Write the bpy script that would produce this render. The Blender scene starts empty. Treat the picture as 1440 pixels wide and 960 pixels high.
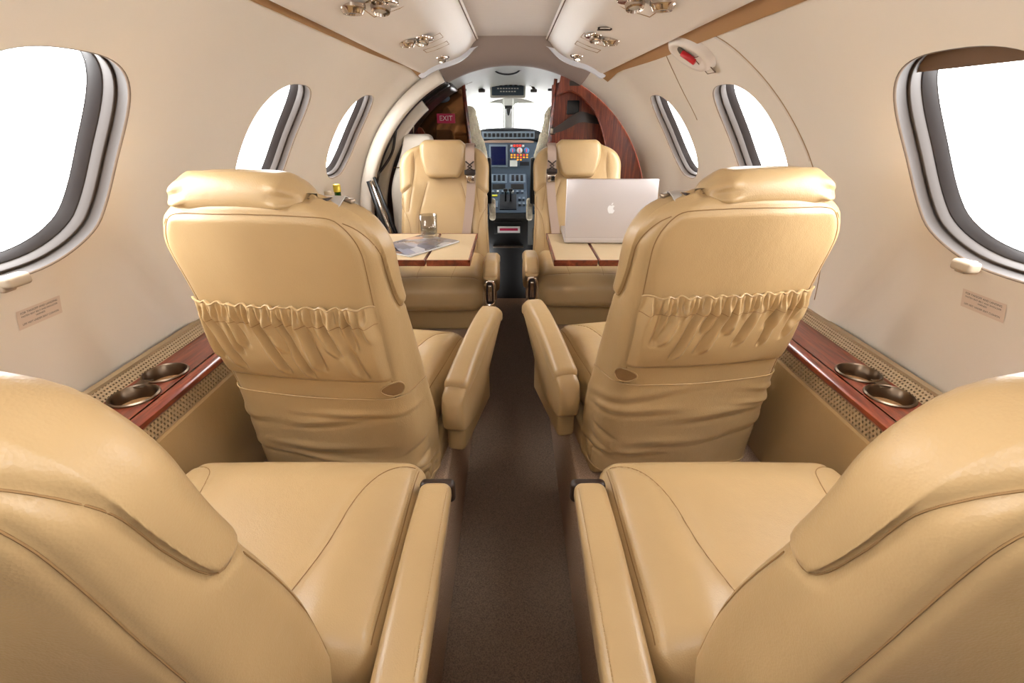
import bpy, math, random
import numpy as np
from mathutils import Vector, Matrix
from mathutils.geometry import delaunay_2d_cdt

# ---------------------------------------------------------------- camera / light
scene = bpy.context.scene
COL = scene.collection
random.seed(4)
RNG = np.random.RandomState(4)

cam_d = bpy.data.cameras.new('camera')
cam = bpy.data.objects.new('camera', cam_d)
COL.objects.link(cam)
cam_d.lens = 17.0
cam_d.sensor_width = 36.0
cam_d.clip_start = 0.02
cam.location = (0, 0, 0.90)
cam.rotation_euler = (math.radians(90) - math.atan(315 / 680.0), 0, 0)
scene.camera = cam

world = bpy.data.worlds.new('overcast_daylight')
scene.world = world
world.use_nodes = True
bg = world.node_tree.nodes['Background']
bg.inputs[0].default_value = (1.0, 1.0, 1.0, 1)
bg.inputs[1].default_value = 16.0


def area_light(name, loc, target, size, size_y, power, col=(1, 1, 1)):
    l = bpy.data.lights.new(name, 'AREA')
    l.shape = 'RECTANGLE'
    l.size, l.size_y = size, size_y
    l.energy = power
    l.color = col
    o = bpy.data.objects.new(name, l)
    COL.objects.link(o)
    o.location = loc
    o.rotation_euler = (Vector(target) - Vector(loc)).to_track_quat('-Z', 'Y').to_euler()
    return o


# photographer's soft flash, bounced from behind the camera in the aft cabin
area_light('photographer_flash', (0, -0.06, 0.99), (0, 0.95, 1.05), 0.24, 0.12, 3.2, (1, 0.98, 0.95))

vs = scene.view_settings
vs.view_transform = 'Standard'
vs.look = 'None'
vs.exposure = 0.0
vs.gamma = 1.0
vs.use_curve_mapping = False
scene.cycles.use_denoising = True
scene.cycles.max_bounces = 10
scene.cycles.diffuse_bounces = 2
scene.cycles.transparent_max_bounces = 12
scene.cycles.caustics_reflective = False
scene.cycles.caustics_refractive = False
scene.cycles.sample_clamp_indirect = 6.0


# ---------------------------------------------------------------- materials
def srgb(r, g, b):
    f = lambda c: c / 12.92 if c <= 0.04045 else ((c + 0.055) / 1.055) ** 2.4
    return (f(r / 255), f(g / 255), f(b / 255), 1)


M = {}


def mat(name, col, rough=0.5, metal=0.0, spec=0.5, coat=0.0, var=None, bump=None, emit=None, alpha=None, sheen=0.0,
        aniso=None):
    m = bpy.data.materials.new(name)
    m.use_nodes = True
    nt = m.node_tree
    b = nt.nodes['Principled BSDF']
    c = srgb(*col)
    b.inputs['Base Color'].default_value = c
    b.inputs['Roughness'].default_value = rough
    b.inputs['Metallic'].default_value = metal
    b.inputs['Specular IOR Level'].default_value = spec
    b.inputs['Coat Weight'].default_value = coat
    b.inputs['Coat Roughness'].default_value = 0.08
    if sheen:
        b.inputs['Sheen Weight'].default_value = sheen
    tc = nt.nodes.new('ShaderNodeTexCoord')
    if var:
        n = nt.nodes.new('ShaderNodeTexNoise')
        n.inputs['Scale'].default_value = var[0]
        n.inputs['Detail'].default_value = 5
        mp = nt.nodes.new('ShaderNodeMapping')
        mp.inputs['Scale'].default_value = var[2] if len(var) > 2 else (1, 1, 1)
        nt.links.new(tc.outputs['Object'], mp.inputs[0])
        nt.links.new(mp.outputs[0], n.inputs['Vector'])
        r = nt.nodes.new('ShaderNodeMapRange')
        r.inputs[1].default_value = 0.3
        r.inputs[2].default_value = 0.7
        r.inputs[3].default_value = 1 - var[1]
        r.inputs[4].default_value = 1 + var[1]
        nt.links.new(n.outputs[0], r.inputs[0])
        mx = nt.nodes.new('ShaderNodeVectorMath')
        mx.operation = 'SCALE'
        mx.inputs[0].default_value = c[:3]
        nt.links.new(r.outputs[0], mx.inputs['Scale'])
        nt.links.new(mx.outputs[0], b.inputs['Base Color'])
    last = None
    for bp in (bump or []):
        if bp[0] == 'v':
            n = nt.nodes.new('ShaderNodeTexVoronoi')
        else:
            n = nt.nodes.new('ShaderNodeTexNoise')
            n.inputs['Detail'].default_value = 3
        n.inputs['Scale'].default_value = bp[1]
        nt.links.new(tc.outputs['Object'], n.inputs['Vector'])
        bn = nt.nodes.new('ShaderNodeBump')
        bn.inputs['Strength'].default_value = bp[2]
        bn.inputs['Distance'].default_value = bp[3]
        nt.links.new(n.outputs[0], bn.inputs['Height'])
        if last:
            nt.links.new(last.outputs[0], bn.inputs['Normal'])
        last = bn
    if last:
        nt.links.new(last.outputs[0], b.inputs['Normal'])
    if emit:
        b.inputs['Emission Color'].default_value = srgb(*emit[:3])
        b.inputs['Emission Strength'].default_value = emit[3]
    M[name] = m
    return m


def wood(name, grain, scale=1.0):
    m = mat(name, (110, 40, 20), rough=0.3, coat=0.7)
    nt = m.node_tree
    b = nt.nodes['Principled BSDF']
    tc = nt.nodes.new('ShaderNodeTexCoord')
    mp = nt.nodes.new('ShaderNodeMapping')
    mp.inputs['Scale'].default_value = grain
    n = nt.nodes.new('ShaderNodeTexNoise')
    n.inputs['Scale'].default_value = 9 * scale
    n.inputs['Detail'].default_value = 6
    n.inputs['Roughness'].default_value = 0.65
    n.inputs['Distortion'].default_value = 0.6
    nt.links.new(tc.outputs['Object'], mp.inputs[0])
    nt.links.new(mp.outputs[0], n.inputs['Vector'])
    cr = nt.nodes.new('ShaderNodeValToRGB')
    e = cr.color_ramp.elements
    e[0].position = 0.3
    e[0].color = srgb(66, 20, 11)
    e[1].position = 0.72
    e[1].color = srgb(160, 76, 44)
    k = cr.color_ramp.elements.new(0.5)
    k.color = srgb(116, 44, 24)
    nt.links.new(n.outputs[0], cr.inputs[0])
    nt.links.new(cr.outputs[0], b.inputs['Base Color'])
    return m


LB = [('v', 420, 0.10, 0.002), ('n', 28, 0.10, 0.01)]
mat('leather', (189, 158, 113), rough=0.36, var=(6, 0.03), bump=LB)
mat('leather_trim', (184, 153, 108), rough=0.42, var=(6, 0.03), bump=LB)
mat('seat_thread', (150, 116, 74), rough=0.8)
mat('seam_tan', (186, 152, 114), rough=0.7)
mat('thread', (120, 90, 60), rough=0.8)
mat('slot_shade', (140, 106, 68), rough=0.6)  # leather darkened to hold the shade inside the recline opening
mat('stitch', (190, 155, 105), rough=0.8)
mat('pale_leather', (216, 195, 162), rough=0.5, bump=LB)
mat('table_leather', (198, 172, 134), rough=0.5, bump=LB)
mat('wall_suede', (240, 228, 212), rough=0.62, spec=0.3, var=(3, 0.015), bump=[('n', 240, 0.06, 0.002)])
mat('ceiling_fabric', (222, 212, 204), rough=0.8, spec=0.2, var=(10, 0.025, (1, 14, 1)), bump=[('n', 200, 0.1, 0.002)])
mat('psu_paint', (235, 222, 208), rough=0.45, spec=0.4)
mat('lit_edge', (246, 247, 252), rough=0.3)  # windscreen light on the panel end lip, put into a bluish white
mat('cockpit_white', (200, 200, 194), rough=0.6)
mat('aisle_carpet', (142, 122, 106), rough=1.0, spec=0.05, var=(330, 0.35), bump=[('n', 420, 0.6, 0.004)])
mat('side_carpet', (188, 160, 138), rough=1.0, spec=0.05, var=(330, 0.30), bump=[('n', 420, 0.6, 0.004)])
mat('chrome', (215, 205, 195), rough=0.14, metal=1.0)
mat('brushed_metal', (170, 155, 138), rough=0.3, metal=1.0)
mat('dark_gasket', (30, 23, 21), rough=0.45)
mat('reveal_shade', (50, 39, 31), rough=0.5)  # backlit shade of the window reveals is put into this colour
mat('rim_tan', (112, 94, 78), rough=0.5)
mat('latch_cream', (176, 158, 136), rough=0.5)
mat('header_shade', (168, 150, 140), rough=0.7)
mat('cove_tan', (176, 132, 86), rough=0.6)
mat('shade_brown', (110, 84, 66), rough=0.6)
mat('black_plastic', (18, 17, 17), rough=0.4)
mat('dark_brown_plastic', (46, 32, 26), rough=0.4)
mat('mirror_panel', (120, 84, 52), rough=0.06, metal=0.75)
mat('grille', (176, 150, 116), rough=0.5)
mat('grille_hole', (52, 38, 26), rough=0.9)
mat('belt', (176, 152, 136), rough=0.7, bump=[('n', 300, 0.2, 0.002)])
mat('belt_grey', (186, 178, 170), rough=0.6)
mat('sheepskin', (252, 240, 212), rough=1.0, spec=0.1, var=(60, 0.12), bump=[('n', 90, 0.9, 0.01)])
mat('panel_grey', (70, 86, 104), rough=0.5)
mat('panel_light', (120, 136, 152), rough=0.5)
mat('panel_dark', (22, 26, 34), rough=0.4)
mat('screen', (10, 16, 40), rough=0.15, emit=(12, 26, 80, 0.35))
mat('annun_amber', (255, 170, 40), rough=0.4, emit=(255, 150, 30, 1.0))
mat('annun_red', (240, 60, 50), rough=0.4, emit=(250, 60, 40, 0.8))
mat('gauge_blue', (90, 140, 200), rough=0.3)
mat('white_mark', (235, 235, 230), rough=0.6)
mat('yellow_mark', (220, 220, 60), rough=0.6)
mat('red_lever', (200, 30, 40), rough=0.35)
mat('exit_red', (150, 28, 60), rough=0.4, emit=(150, 28, 60, 0.25))
mat('placard', (226, 205, 186), rough=0.5)
mat('ink', (45, 34, 28), rough=0.7)
mat('laptop_metal', (206, 198, 196), rough=0.32, metal=0.55)
mat('logo_white', (240, 238, 236), rough=0.3)
mat('bottle_cap', (214, 190, 70), rough=0.3, metal=0.6)
mat('paper', (222, 218, 214), rough=0.5)
mat('lamp_lens', (225, 215, 200), rough=0.3)
mat('lamp_lit', (255, 244, 225), rough=0.4, emit=(255, 240, 215, 5.0))
mat('cabinet_cream', (232, 220, 204), rough=0.5)
mat('cup_metal', (116, 100, 84), rough=0.32, metal=1.0)
mat('cork', (170, 125, 80), rough=0.9, var=(160, 0.25))
mat('rubber_grey', (120, 112, 104), rough=0.6)
wood('wood_along', (10, 0.8, 10))
wood('wood_upright', (9, 9, 0.7))
wood('wood_edge', (3, 3, 3))


def glass(name, col, gloss, rough=0.0):
    m = bpy.data.materials.new(name)
    m.use_nodes = True
    nt = m.node_tree
    nt.nodes.remove(nt.nodes['Principled BSDF'])
    out = nt.nodes['Material Output']
    t = nt.nodes.new('ShaderNodeBsdfTransparent')
    t.inputs[0].default_value = srgb(*col)
    g = nt.nodes.new('ShaderNodeBsdfGlossy')
    g.inputs['Roughness'].default_value = rough
    mx = nt.nodes.new('ShaderNodeMixShader')
    f = nt.nodes.new('ShaderNodeLayerWeight')
    f.inputs[0].default_value = gloss
    pw = nt.nodes.new('ShaderNodeMath')
    pw.operation = 'MULTIPLY_ADD'
    pw.inputs[1].default_value = 0.6
    pw.inputs[2].default_value = 0.03
    nt.links.new(f.outputs['Facing'], pw.inputs[0])
    nt.links.new(pw.outputs[0], mx.inputs[0])
    nt.links.new(t.outputs[0], mx.inputs[1])
    nt.links.new(g.outputs[0], mx.inputs[2])
    nt.links.new(mx.outputs[0], out.inputs[0])
    M[name] = m


glass('window_pane', (252, 252, 252), 0.05)
glass('tumbler_glass', (236, 234, 230), 0.25)
glass('green_glass', (60, 150, 40), 0.25)
glass('clear_bottle', (232, 236, 230), 0.25)


def magazine_mat():
    m = mat('magazine_print', (150, 145, 150), rough=0.25, coat=0.3)
    nt = m.node_tree
    b = nt.nodes['Principled BSDF']
    tc = nt.nodes.new('ShaderNodeTexCoord')
    v = nt.nodes.new('ShaderNodeTexVoronoi')
    v.distance = 'CHEBYCHEV'
    v.inputs['Scale'].default_value = 16
    cr = nt.nodes.new('ShaderNodeValToRGB')
    e = cr.color_ramp.elements
    e[0].color = srgb(80, 78, 88)
    e[1].color = srgb(214, 208, 206)
    for p, c in ((0.25, (150, 148, 158)), (0.45, (96, 84, 80)), (0.6, (190, 150, 128)), (0.75, (120, 120, 132))):
        k = cr.color_ramp.elements.new(p)
        k.color = srgb(*c)
    sp = nt.nodes.new('ShaderNodeSeparateColor')
    nt.links.new(tc.outputs['Object'], v.inputs['Vector'])
    nt.links.new(v.outputs['Color'], sp.inputs[0])
    nt.links.new(sp.outputs[0], cr.inputs[0])
    nt.links.new(cr.outputs[0], b.inputs['Base Color'])


magazine_mat()


# ---------------------------------------------------------------- mesh helpers
def mobj(name, v, f, material, parent=None, smooth=True, mir=1, angle=None):
    v = np.asarray(v, dtype=float).copy()
    if mir < 0:
        v[:, 0] *= -1
        f = [tuple(reversed(q)) for q in f]
    me = bpy.data.meshes.new(name)
    me.from_pydata(v.tolist(), [], [tuple(int(i) for i in q) for q in f])
    me.materials.append(M[material])
    if smooth:
        me.polygons.foreach_set('use_smooth', [True] * len(me.polygons))
        if angle:
            try:
                me.set_sharp_from_angle(angle=math.radians(angle))
            except Exception:
                pass
    me.update()
    o = bpy.data.objects.new(name, me)
    COL.objects.link(o)
    if parent:
        o.parent = parent
    return o


def empty(name, loc=(0, 0, 0), rz=0.0):
    o = bpy.data.objects.new(name, None)
    o.empty_display_size = 0.1
    COL.objects.link(o)
    o.location = loc
    o.rotation_euler = (0, 0, rz)
    return o


def tag(o, label=None, cat=None, group=None, kind=None):
    if label:
        o['label'] = label
    if cat:
        o['category'] = cat
    if group:
        o['group'] = group
    if kind:
        o['kind'] = kind
    return o


class MB:
    """collects shapes into one mesh"""

    def __init__(s):
        s.v, s.f = [], []

    def add(s, v, f, mtx=None):
        n = len(s.v)
        v = np.asarray(v, dtype=float)
        if mtx is not None:
            a = np.array(mtx)
            v = v @ a[:3, :3].T + a[:3, 3]
        s.v.extend(v.tolist())
        s.f.extend(tuple(i + n for i in q) for q in f)
        return s

    def build(s, name, material, parent=None, smooth=True, mir=1, angle=40):
        return mobj(name, s.v, s.f, material, parent, smooth, mir, angle)


def rbox(hx, hy, hz, r, step=0.02, arc=4):
    """rounded box centred on the origin, quads"""
    def axis(h):
        rr = min(r, h * 0.999)
        inner = h - rr
        a = [inner + rr * math.tan(math.radians(45 * k / arc)) for k in range(1, arc + 1)]
        n = max(1, int(round(2 * inner / step)))
        mid = [-inner + 2 * inner * i / n for i in range(n + 1)]
        return [-x for x in reversed(a)] + mid + a
    ax, ay, az = axis(hx), axis(hy), axis(hz)
    nx, ny, nz = len(ax), len(ay), len(az)
    idx, V, F = {}, [], []

    def vid(i, j, k):
        key = (i, j, k)
        if key not in idx:
            idx[key] = len(V)
            V.append((ax[i], ay[j], az[k]))
        return idx[key]
    for k, fl in ((0, 1), (nz - 1, 0)):
        for i in range(nx - 1):
            for j in range(ny - 1):
                q = (vid(i, j, k), vid(i + 1, j, k), vid(i + 1, j + 1, k), vid(i, j + 1, k))
                F.append(q[::-1] if fl else q)
    for j, fl in ((0, 0), (ny - 1, 1)):
        for i in range(nx - 1):
            for k in range(nz - 1):
                q = (vid(i, j, k), vid(i + 1, j, k), vid(i + 1, j, k + 1), vid(i, j, k + 1))
                F.append(q[::-1] if fl else q)
    for i, fl in ((0, 1), (nx - 1, 0)):
        for j in range(ny - 1):
            for k in range(nz - 1):
                q = (vid(i, j, k), vid(i, j + 1, k), vid(i, j + 1, k + 1), vid(i, j, k + 1))
                F.append(q[::-1] if fl else q)
    V = np.array(V)
    h = np.array([hx, hy, hz])
    rr = np.minimum(r, h * 0.999)
    c = np.clip(V, -(h - rr), h - rr)
    d = (V - c) / rr
    L = np.linalg.norm(d, axis=1, keepdims=True)
    L[L == 0] = 1
    mx = np.abs(d).max(axis=1, keepdims=True)
    V = c + d / L * rr
    return V, F


def bx(x0, x1, y0, y1, z0, z1, r=0.0, step=10.0):
    if r > 0:
        V, F = rbox((x1 - x0) / 2, (y1 - y0) / 2, (z1 - z0) / 2, r, step=step, arc=2)
        return V + np.array([(x0 + x1) / 2, (y0 + y1) / 2, (z0 + z1) / 2]), F
    V = np.array([(x, y, z) for z in (z0, z1) for y in (y0, y1) for x in (x0, x1)], float)
    F = [(0, 2, 3, 1), (4, 5, 7, 6), (0, 1, 5, 4), (2, 6, 7, 3), (0, 4, 6, 2), (1, 3, 7, 5)]
    return V, F


def tube(pts, r, n=6, closed=False, cap=True):
    pts = np.asarray(pts, float)
    m = len(pts)
    rs = np.full(m, r) if np.isscalar(r) else np.asarray(r)
    tn = np.zeros_like(pts)
    if closed:
        tn = np.roll(pts, -1, 0) - np.roll(pts, 1, 0)
    else:
        tn[1:-1] = pts[2:] - pts[:-2]
        tn[0] = pts[1] - pts[0]
        tn[-1] = pts[-1] - pts[-2]
    tn /= np.linalg.norm(tn, axis=1, keepdims=True) + 1e-12
    a = np.array([0, 0, 1.0]) if abs(tn[0][2]) < 0.9 else np.array([1.0, 0, 0])
    V, F = [], []
    nrm = np.cross(tn[0], a)
    nrm /= np.linalg.norm(nrm)
    for i in range(m):
        nrm = nrm - tn[i] * np.dot(nrm, tn[i])
        nrm /= np.linalg.norm(nrm) + 1e-12
        b = np.cross(tn[i], nrm)
        for k in range(n):
            t = 2 * math.pi * k / n
            V.append(pts[i] + rs[i] * (math.cos(t) * nrm + math.sin(t) * b))
    for i in range(m if closed else m - 1):
        for k in range(n):
            p, q = i, (i + 1) % m
            F.append((p * n + k, p * n + (k + 1) % n, q * n + (k + 1) % n, q * n + k))
    if not closed and cap:
        F.append(tuple(range(n - 1, -1, -1)))
        F.append(tuple((m - 1) * n + k for k in range(n)))
    return np.array(V), F


def lathe(prof, n=24, cap=False):
    V, F = [], []
    for r, z in prof:
        for k in range(n):
            t = 2 * math.pi * k / n
            V.append((r * math.cos(t), r * math.sin(t), z))
    for i in range(len(prof) - 1):
        for k in range(n):
            F.append((i * n + k, i * n + (k + 1) % n, (i + 1) * n + (k + 1) % n, (i + 1) * n + k))
    if cap:
        F.append(tuple(range(n - 1, -1, -1)))
        F.append(tuple((len(prof) - 1) * n + k for k in range(n)))
    return np.array(V), F


def loft(rings, closed=True, cap=True):
    m = len(rings[0])
    V = np.concatenate([np.asarray(r, float) for r in rings])
    F = []
    for i in range(len(rings) - 1):
        for k in range(m if closed else m - 1):
            a, b = k, (k + 1) % m
            F.append((i * m + a, i * m + b, (i + 1) * m + b, (i + 1) * m + a))
    if cap and closed:
        F.append(tuple(range(m - 1, -1, -1)))
        F.append(tuple((len(rings) - 1) * m + k for k in range(m)))
    return V, F


def prism(poly, d0, d1, axis='y'):
    """polygon of (a,b) pairs pushed along an axis"""
    n = len(poly)
    V = []
    for d in (d0, d1):
        for a, b in poly:
            V.append({'y': (a, d, b), 'x': (d, a, b), 'z': (a, b, d)}[axis])
    F = [tuple(range(n)), tuple(range(2 * n - 1, n - 1, -1))]
    F += [(k, k + n, (k + 1) % n + n, (k + 1) % n) for k in range(n)]
    return np.array(V, float), F


def vnormals(V, F):
    N = np.zeros_like(V)
    q = np.array([f if len(f) == 4 else (f[0], f[1], f[2], f[2]) for f in F if len(f) <= 4])
    a, b, c, d = V[q[:, 0]], V[q[:, 1]], V[q[:, 2]], V[q[:, 3]]
    fn = np.cross(c - a, d - b)
    tri = q[:, 2] == q[:, 3]
    fn[tri] = np.cross(b[tri] - a[tri], c[tri] - a[tri])
    for k in range(4):
        np.add.at(N, q[:, k], fn)
    N /= np.linalg.norm(N, axis=1, keepdims=True) + 1e-12
    return N


def dist_to(V, P):
    """distance of each vertex to a densely sampled polyline"""
    out = np.full(len(V), 9.0)
    lo, hi = P.min(0) - 0.03, P.max(0) + 0.03
    m = np.all((V > lo) & (V < hi), axis=1)
    idx = np.where(m)[0]
    for s in range(0, len(idx), 4000):
        ii = idx[s:s + 4000]
        d = np.linalg.norm(V[ii][:, None, :] - P[None], axis=2)
        out[ii] = d.min(1)
    return out


def groove(V, F, lines, depth=0.003, width=0.006):
    N = vnormals(V, F)
    off = np.zeros(len(V))
    for P in lines:
        d = dist_to(V, P)
        off = np.maximum(off, np.exp(-(d / width) ** 2))
    return V - N * (off * depth)[:, None]


def dense(P, step=0.003):
    P = np.asarray(P, float)
    seg = np.linalg.norm(np.diff(P, axis=0), axis=1)
    s = np.concatenate([[0], np.cumsum(seg)])
    n = max(2, int(s[-1] / step))
    t = np.linspace(0, s[-1], n)
    return np.stack([np.interp(t, s, P[:, k]) for k in range(P.shape[1])], 1)


def curve(pts, n=60):
    """Catmull-Rom through points of any dimension"""
    P = np.asarray(pts, float)
    P = np.vstack([2 * P[0] - P[1], P, 2 * P[-1] - P[-2]])
    out = []
    m = len(P) - 3
    for i in range(m):
        p0, p1, p2, p3 = P[i:i + 4]
        for t in np.linspace(0, 1, max(2, n // m), endpoint=(i == m - 1)):
            out.append(0.5 * ((2 * p1) + (-p0 + p2) * t + (2 * p0 - 5 * p1 + 4 * p2 - p3) * t * t
                              + (-p0 + 3 * p1 - 3 * p2 + p3) * t ** 3))
    return np.array(out)


def sm(x):
    x = np.clip(x, 0, 1)
    return x * x * (3 - 2 * x)


def snap(P, V, F, up=(0, 0, 1), lift=0.0):
    """drop a polyline (x,y in columns) on the upward side of a mesh"""
    N = vnormals(V, F)
    ok = N[:, 2] > 0.2
    W = V[ok]
    out = []
    for p in P:
        d = np.linalg.norm(W[:, :2] - p[:2], axis=1)
        i = np.argsort(d)[:5]
        w = 1 / (d[i] + 1e-4)
        out.append((p[0], p[1], float((W[i, 2] * w).sum() / w.sum()) + lift))
    out = np.array(out)
    for _ in range(2):
        out[1:-1, 2] = (out[:-2, 2] + out[1:-1, 2] + out[2:, 2]) / 3
    return out


def stitches(P, r=0.0007, length=0.0035, gap=0.0022):
    P = dense(P, 0.0006)
    seg = np.linalg.norm(np.diff(P, axis=0), axis=1)
    s = np.concatenate([[0], np.cumsum(seg)])
    mb = MB()
    t = 0.0
    while t + length < s[-1]:
        pts = np.stack([np.interp([t, t + length], s, P[:, k]) for k in range(3)], 1)
        mb.add(*tube(pts, r, 4))
        t += length + gap
    return mb


def text_mesh(body, size, extrude=0.0, spacing=1.0):
    c = bpy.data.curves.new('txt', 'FONT')
    c.body = body
    c.size = size
    c.align_x = 'CENTER'
    c.align_y = 'CENTER'
    c.extrude = extrude
    c.space_character = spacing
    o = bpy.data.objects.new('txt', c)
    COL.objects.link(o)
    dg = bpy.context.evaluated_depsgraph_get()
    me = bpy.data.meshes.new_from_object(o.evaluated_get(dg))
    V = np.array([v.co[:] for v in me.vertices])
    F = [tuple(p.vertices) for p in me.polygons]
    bpy.data.objects.remove(o)
    bpy.data.curves.remove(c)
    bpy.data.meshes.remove(me)
    return V, F


# ---------------------------------------------------------------- cabin shell
ZC, R0, R1 = 0.38, 0.87, 0.765
Y_AFT, Y_FWD = -1.5, 2.86


def RY(y):
    t = sm((np.asarray(y, float) - 2.5) / 0.36)
    return R0 - (R0 - R1) * t


def wall_pt(y, phi, side, out=0.0):
    """phi in degrees above the widest line"""
    y = np.asarray(y, float)
    phi = np.asarray(phi, float)
    yb = 1.245 - 0.0095 * phi
    rec = 0.022 * sm((yb - y) / 0.06) * sm((23 - phi) / 7) * sm((y - 0.15) / 0.1)
    r = RY(y) + rec + out
    p = np.radians(phi)
    return np.stack([side * r * np.cos(p), y + 0 * p, ZC + r * np.sin(p)], -1)


WIN_A, WIN_B, WIN_PHI = 0.178, 13.3, 31.0
WIN_Y = [0.797, 1.615, 2.375]
WIN_Y_ALL = [-0.01] + WIN_Y  # first pair is unseen, added abreast of the camera to light the near seats


def win_loop(yc, k, n=72):
    t = np.linspace(0, 2 * math.pi, n, endpoint=False)
    e = 2 / 2.7
    c, s = np.cos(t), np.sin(t)
    return (yc + WIN_A * k * np.sign(c) * np.abs(c) ** e, WIN_PHI + WIN_B * k * np.sign(s) * np.abs(s) ** e)


def build_wall(name, side, holes):
    S = 80.0   # degrees per plane unit
    pts, edges = [], []
    y0, y1, p0, p1 = Y_AFT, Y_FWD, -34.0, 90.0
    bound = []
    ny, npn = 150, 50
    ring = [(y0 + (y1 - y0) * i / ny, p0) for i in range(ny)] + [(y1, p0 + (p1 - p0) * i / npn) for i in range(npn)]
    ring += [(y1 - (y1 - y0) * i / ny, p1) for i in range(ny)] + [(y0, p1 - (p1 - p0) * i / npn) for i in range(npn)]
    n = len(ring)
    pts += ring
    edges += [(i, (i + 1) % n) for i in range(n)]
    loops = []
    for (hy, hp) in holes:
        b = len(pts)
        m = len(hy)
        pts += list(zip(hy, hp))
        edges += [(b + i, b + (i + 1) % m) for i in range(m)]
        loops.append((hy, hp))

    def inside(y, p, grow):
        for hy, hp in loops:
            cy, cp = hy.mean(), hp.mean()
            a = (hy.max() - hy.min()) / 2 * grow
            bb = (hp.max() - hp.min()) / 2 * grow
            if (abs((y - cy) / a)) ** 2.7 + abs((p - cp) / bb) ** 2.7 < 1:
                return True
        return False
    for i in range(1, ny):
        for j in range(1, npn):
            y, p = y0 + (y1 - y0) * i / ny, p0 + (p1 - p0) * j / npn
            if not inside(y, p, 1.06):
                pts.append((y, p))
    r = delaunay_2d_cdt([Vector((a, b / S)) for a, b in pts], edges, [], 1, 1e-6)
    vy = np.array([v[0] for v in r[0]])
    vp = np.array([v[1] * S for v in r[0]])
    V = wall_pt(vy, vp, side)
    F = []
    for f in r[2]:
        cy, cp = vy[list(f)].mean(), vp[list(f)].mean()
        if inside(cy, cp, 0.9995):
            continue
        F.append(tuple(f) if side < 0 else tuple(reversed(f)))
    o = mobj(name, V, F, 'wall_suede')
    return tag(o, kind='structure')


def build_window(idx, yc, side, shade=False):
    w = empty('window_%d' % idx)
    tag(w, kind='structure')

    def ring(k, out):
        y, p = win_loop(yc, k)
        return wall_pt(y, p, side, out) - (wall_pt(y, p, side) - wall_pt(np.full_like(y, yc), p, side)) * 0.0

    def strip(name, specs, m):
        V, F = loft([ring(k, d) for k, d in specs], cap=False)
        return mobj(name, V, F, m, w)
    strip('rim', [(1.004, -0.0004), (0.999, -0.0004), (0.993, 0.0008), (0.988, 0.003)], 'rim_tan')
    strip('reveal', [(0.988, 0.003), (0.982, 0.020), (0.972, 0.022)], 'reveal_shade')
    strip('inner_frame', [(0.972, 0.022), (0.968, 0.020), (0.958, 0.024), (0.952, 0.040)], 'reveal_shade')
    strip('gasket', [(0.952, 0.040), (0.94, 0.041), (0.93, 0.062), (0.92, 0.064)], 'dark_gasket')
    y, p = win_loop(yc, 0.93)
    lp = wall_pt(y, p, side, 0.062)
    V = np.vstack([lp, wall_pt(np.array([yc]), np.array([WIN_PHI]), side, 0.062)])
    n = len(lp)
    mobj('pane', V, [(i, (i + 1) % n, n) for i in range(n)], 'window_pane', w)
    if shade:
        rows = []
        for k, z in enumerate(np.linspace(0.74, 0.975, 9)):
            hw = WIN_A * 0.95 * (1 - abs(z) ** 2.7) ** (1 / 2.7)
            ys = np.linspace(yc - hw, yc + hw, 16)
            rows.append(wall_pt(ys, np.full(16, WIN_PHI + WIN_B * z), side, 0.030 + 0.002 * (k % 2)))
        V, F = loft(rows, closed=False, cap=False)
        mobj('window_shade', V, F, 'shade_brown', w)
    return w


holesL = [win_loop(y, 1.0) for y in WIN_Y_ALL]
build_wall('wall_left', -1, holesL)
build_wall('wall_right', 1, holesL)
n = 1
for s in (-1, 1):
    for y in WIN_Y_ALL:
        build_window(n, y, s, shade=(s > 0 and y == WIN_Y[0]))
        n += 1

# aft bulkhead behind the camera closes the tube
ang = np.linspace(-34, 90, 30)
hp = [(R0 * math.cos(math.radians(a)), ZC + R0 * math.sin(math.radians(a))) for a in ang]
poly = hp + [(-x, z) for x, z in reversed(hp[:-1])] + [(-0.6, -0.45), (0.6, -0.45)]
V, F = prism(poly, Y_AFT - 0.03, Y_AFT + 0.002)
tag(mobj('wall_aft', V, F, 'wood_upright', smooth=False), kind='structure')

# floor: low aisle between two raised side floors
AW, AZ = 0.172, -0.35
fl = tag(empty('floor'), kind='structure')
V, F = bx(-AW - 0.02, AW + 0.02, Y_AFT, 3.6, AZ - 0.03, AZ)
mobj('aisle_carpet', V, F, 'aisle_carpet', fl, smooth=False)
for s in (-1, 1):
    rows = []
    for y in (Y_AFT, 0.5, 1.5, 2.5, 3.3):
        prof = [(0.84, -0.02), (0.84, 0.0)] + [(AW + 0.018 - 0.012 * math.sin(t), -0.012 + 0.012 * math.cos(t))
                                               for t in np.linspace(0, math.pi / 2, 6)]
        prof += [(AW + 0.002, -0.1), (AW, AZ)]
        rows.append([(s * x, y, z) for x, z in prof])
    V, F = loft(rows, closed=False, cap=False)
    if s < 0:
        F = [q[::-1] for q in F]
    mobj('side_floor', V, F, 'side_carpet', fl, angle=50)

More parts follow.
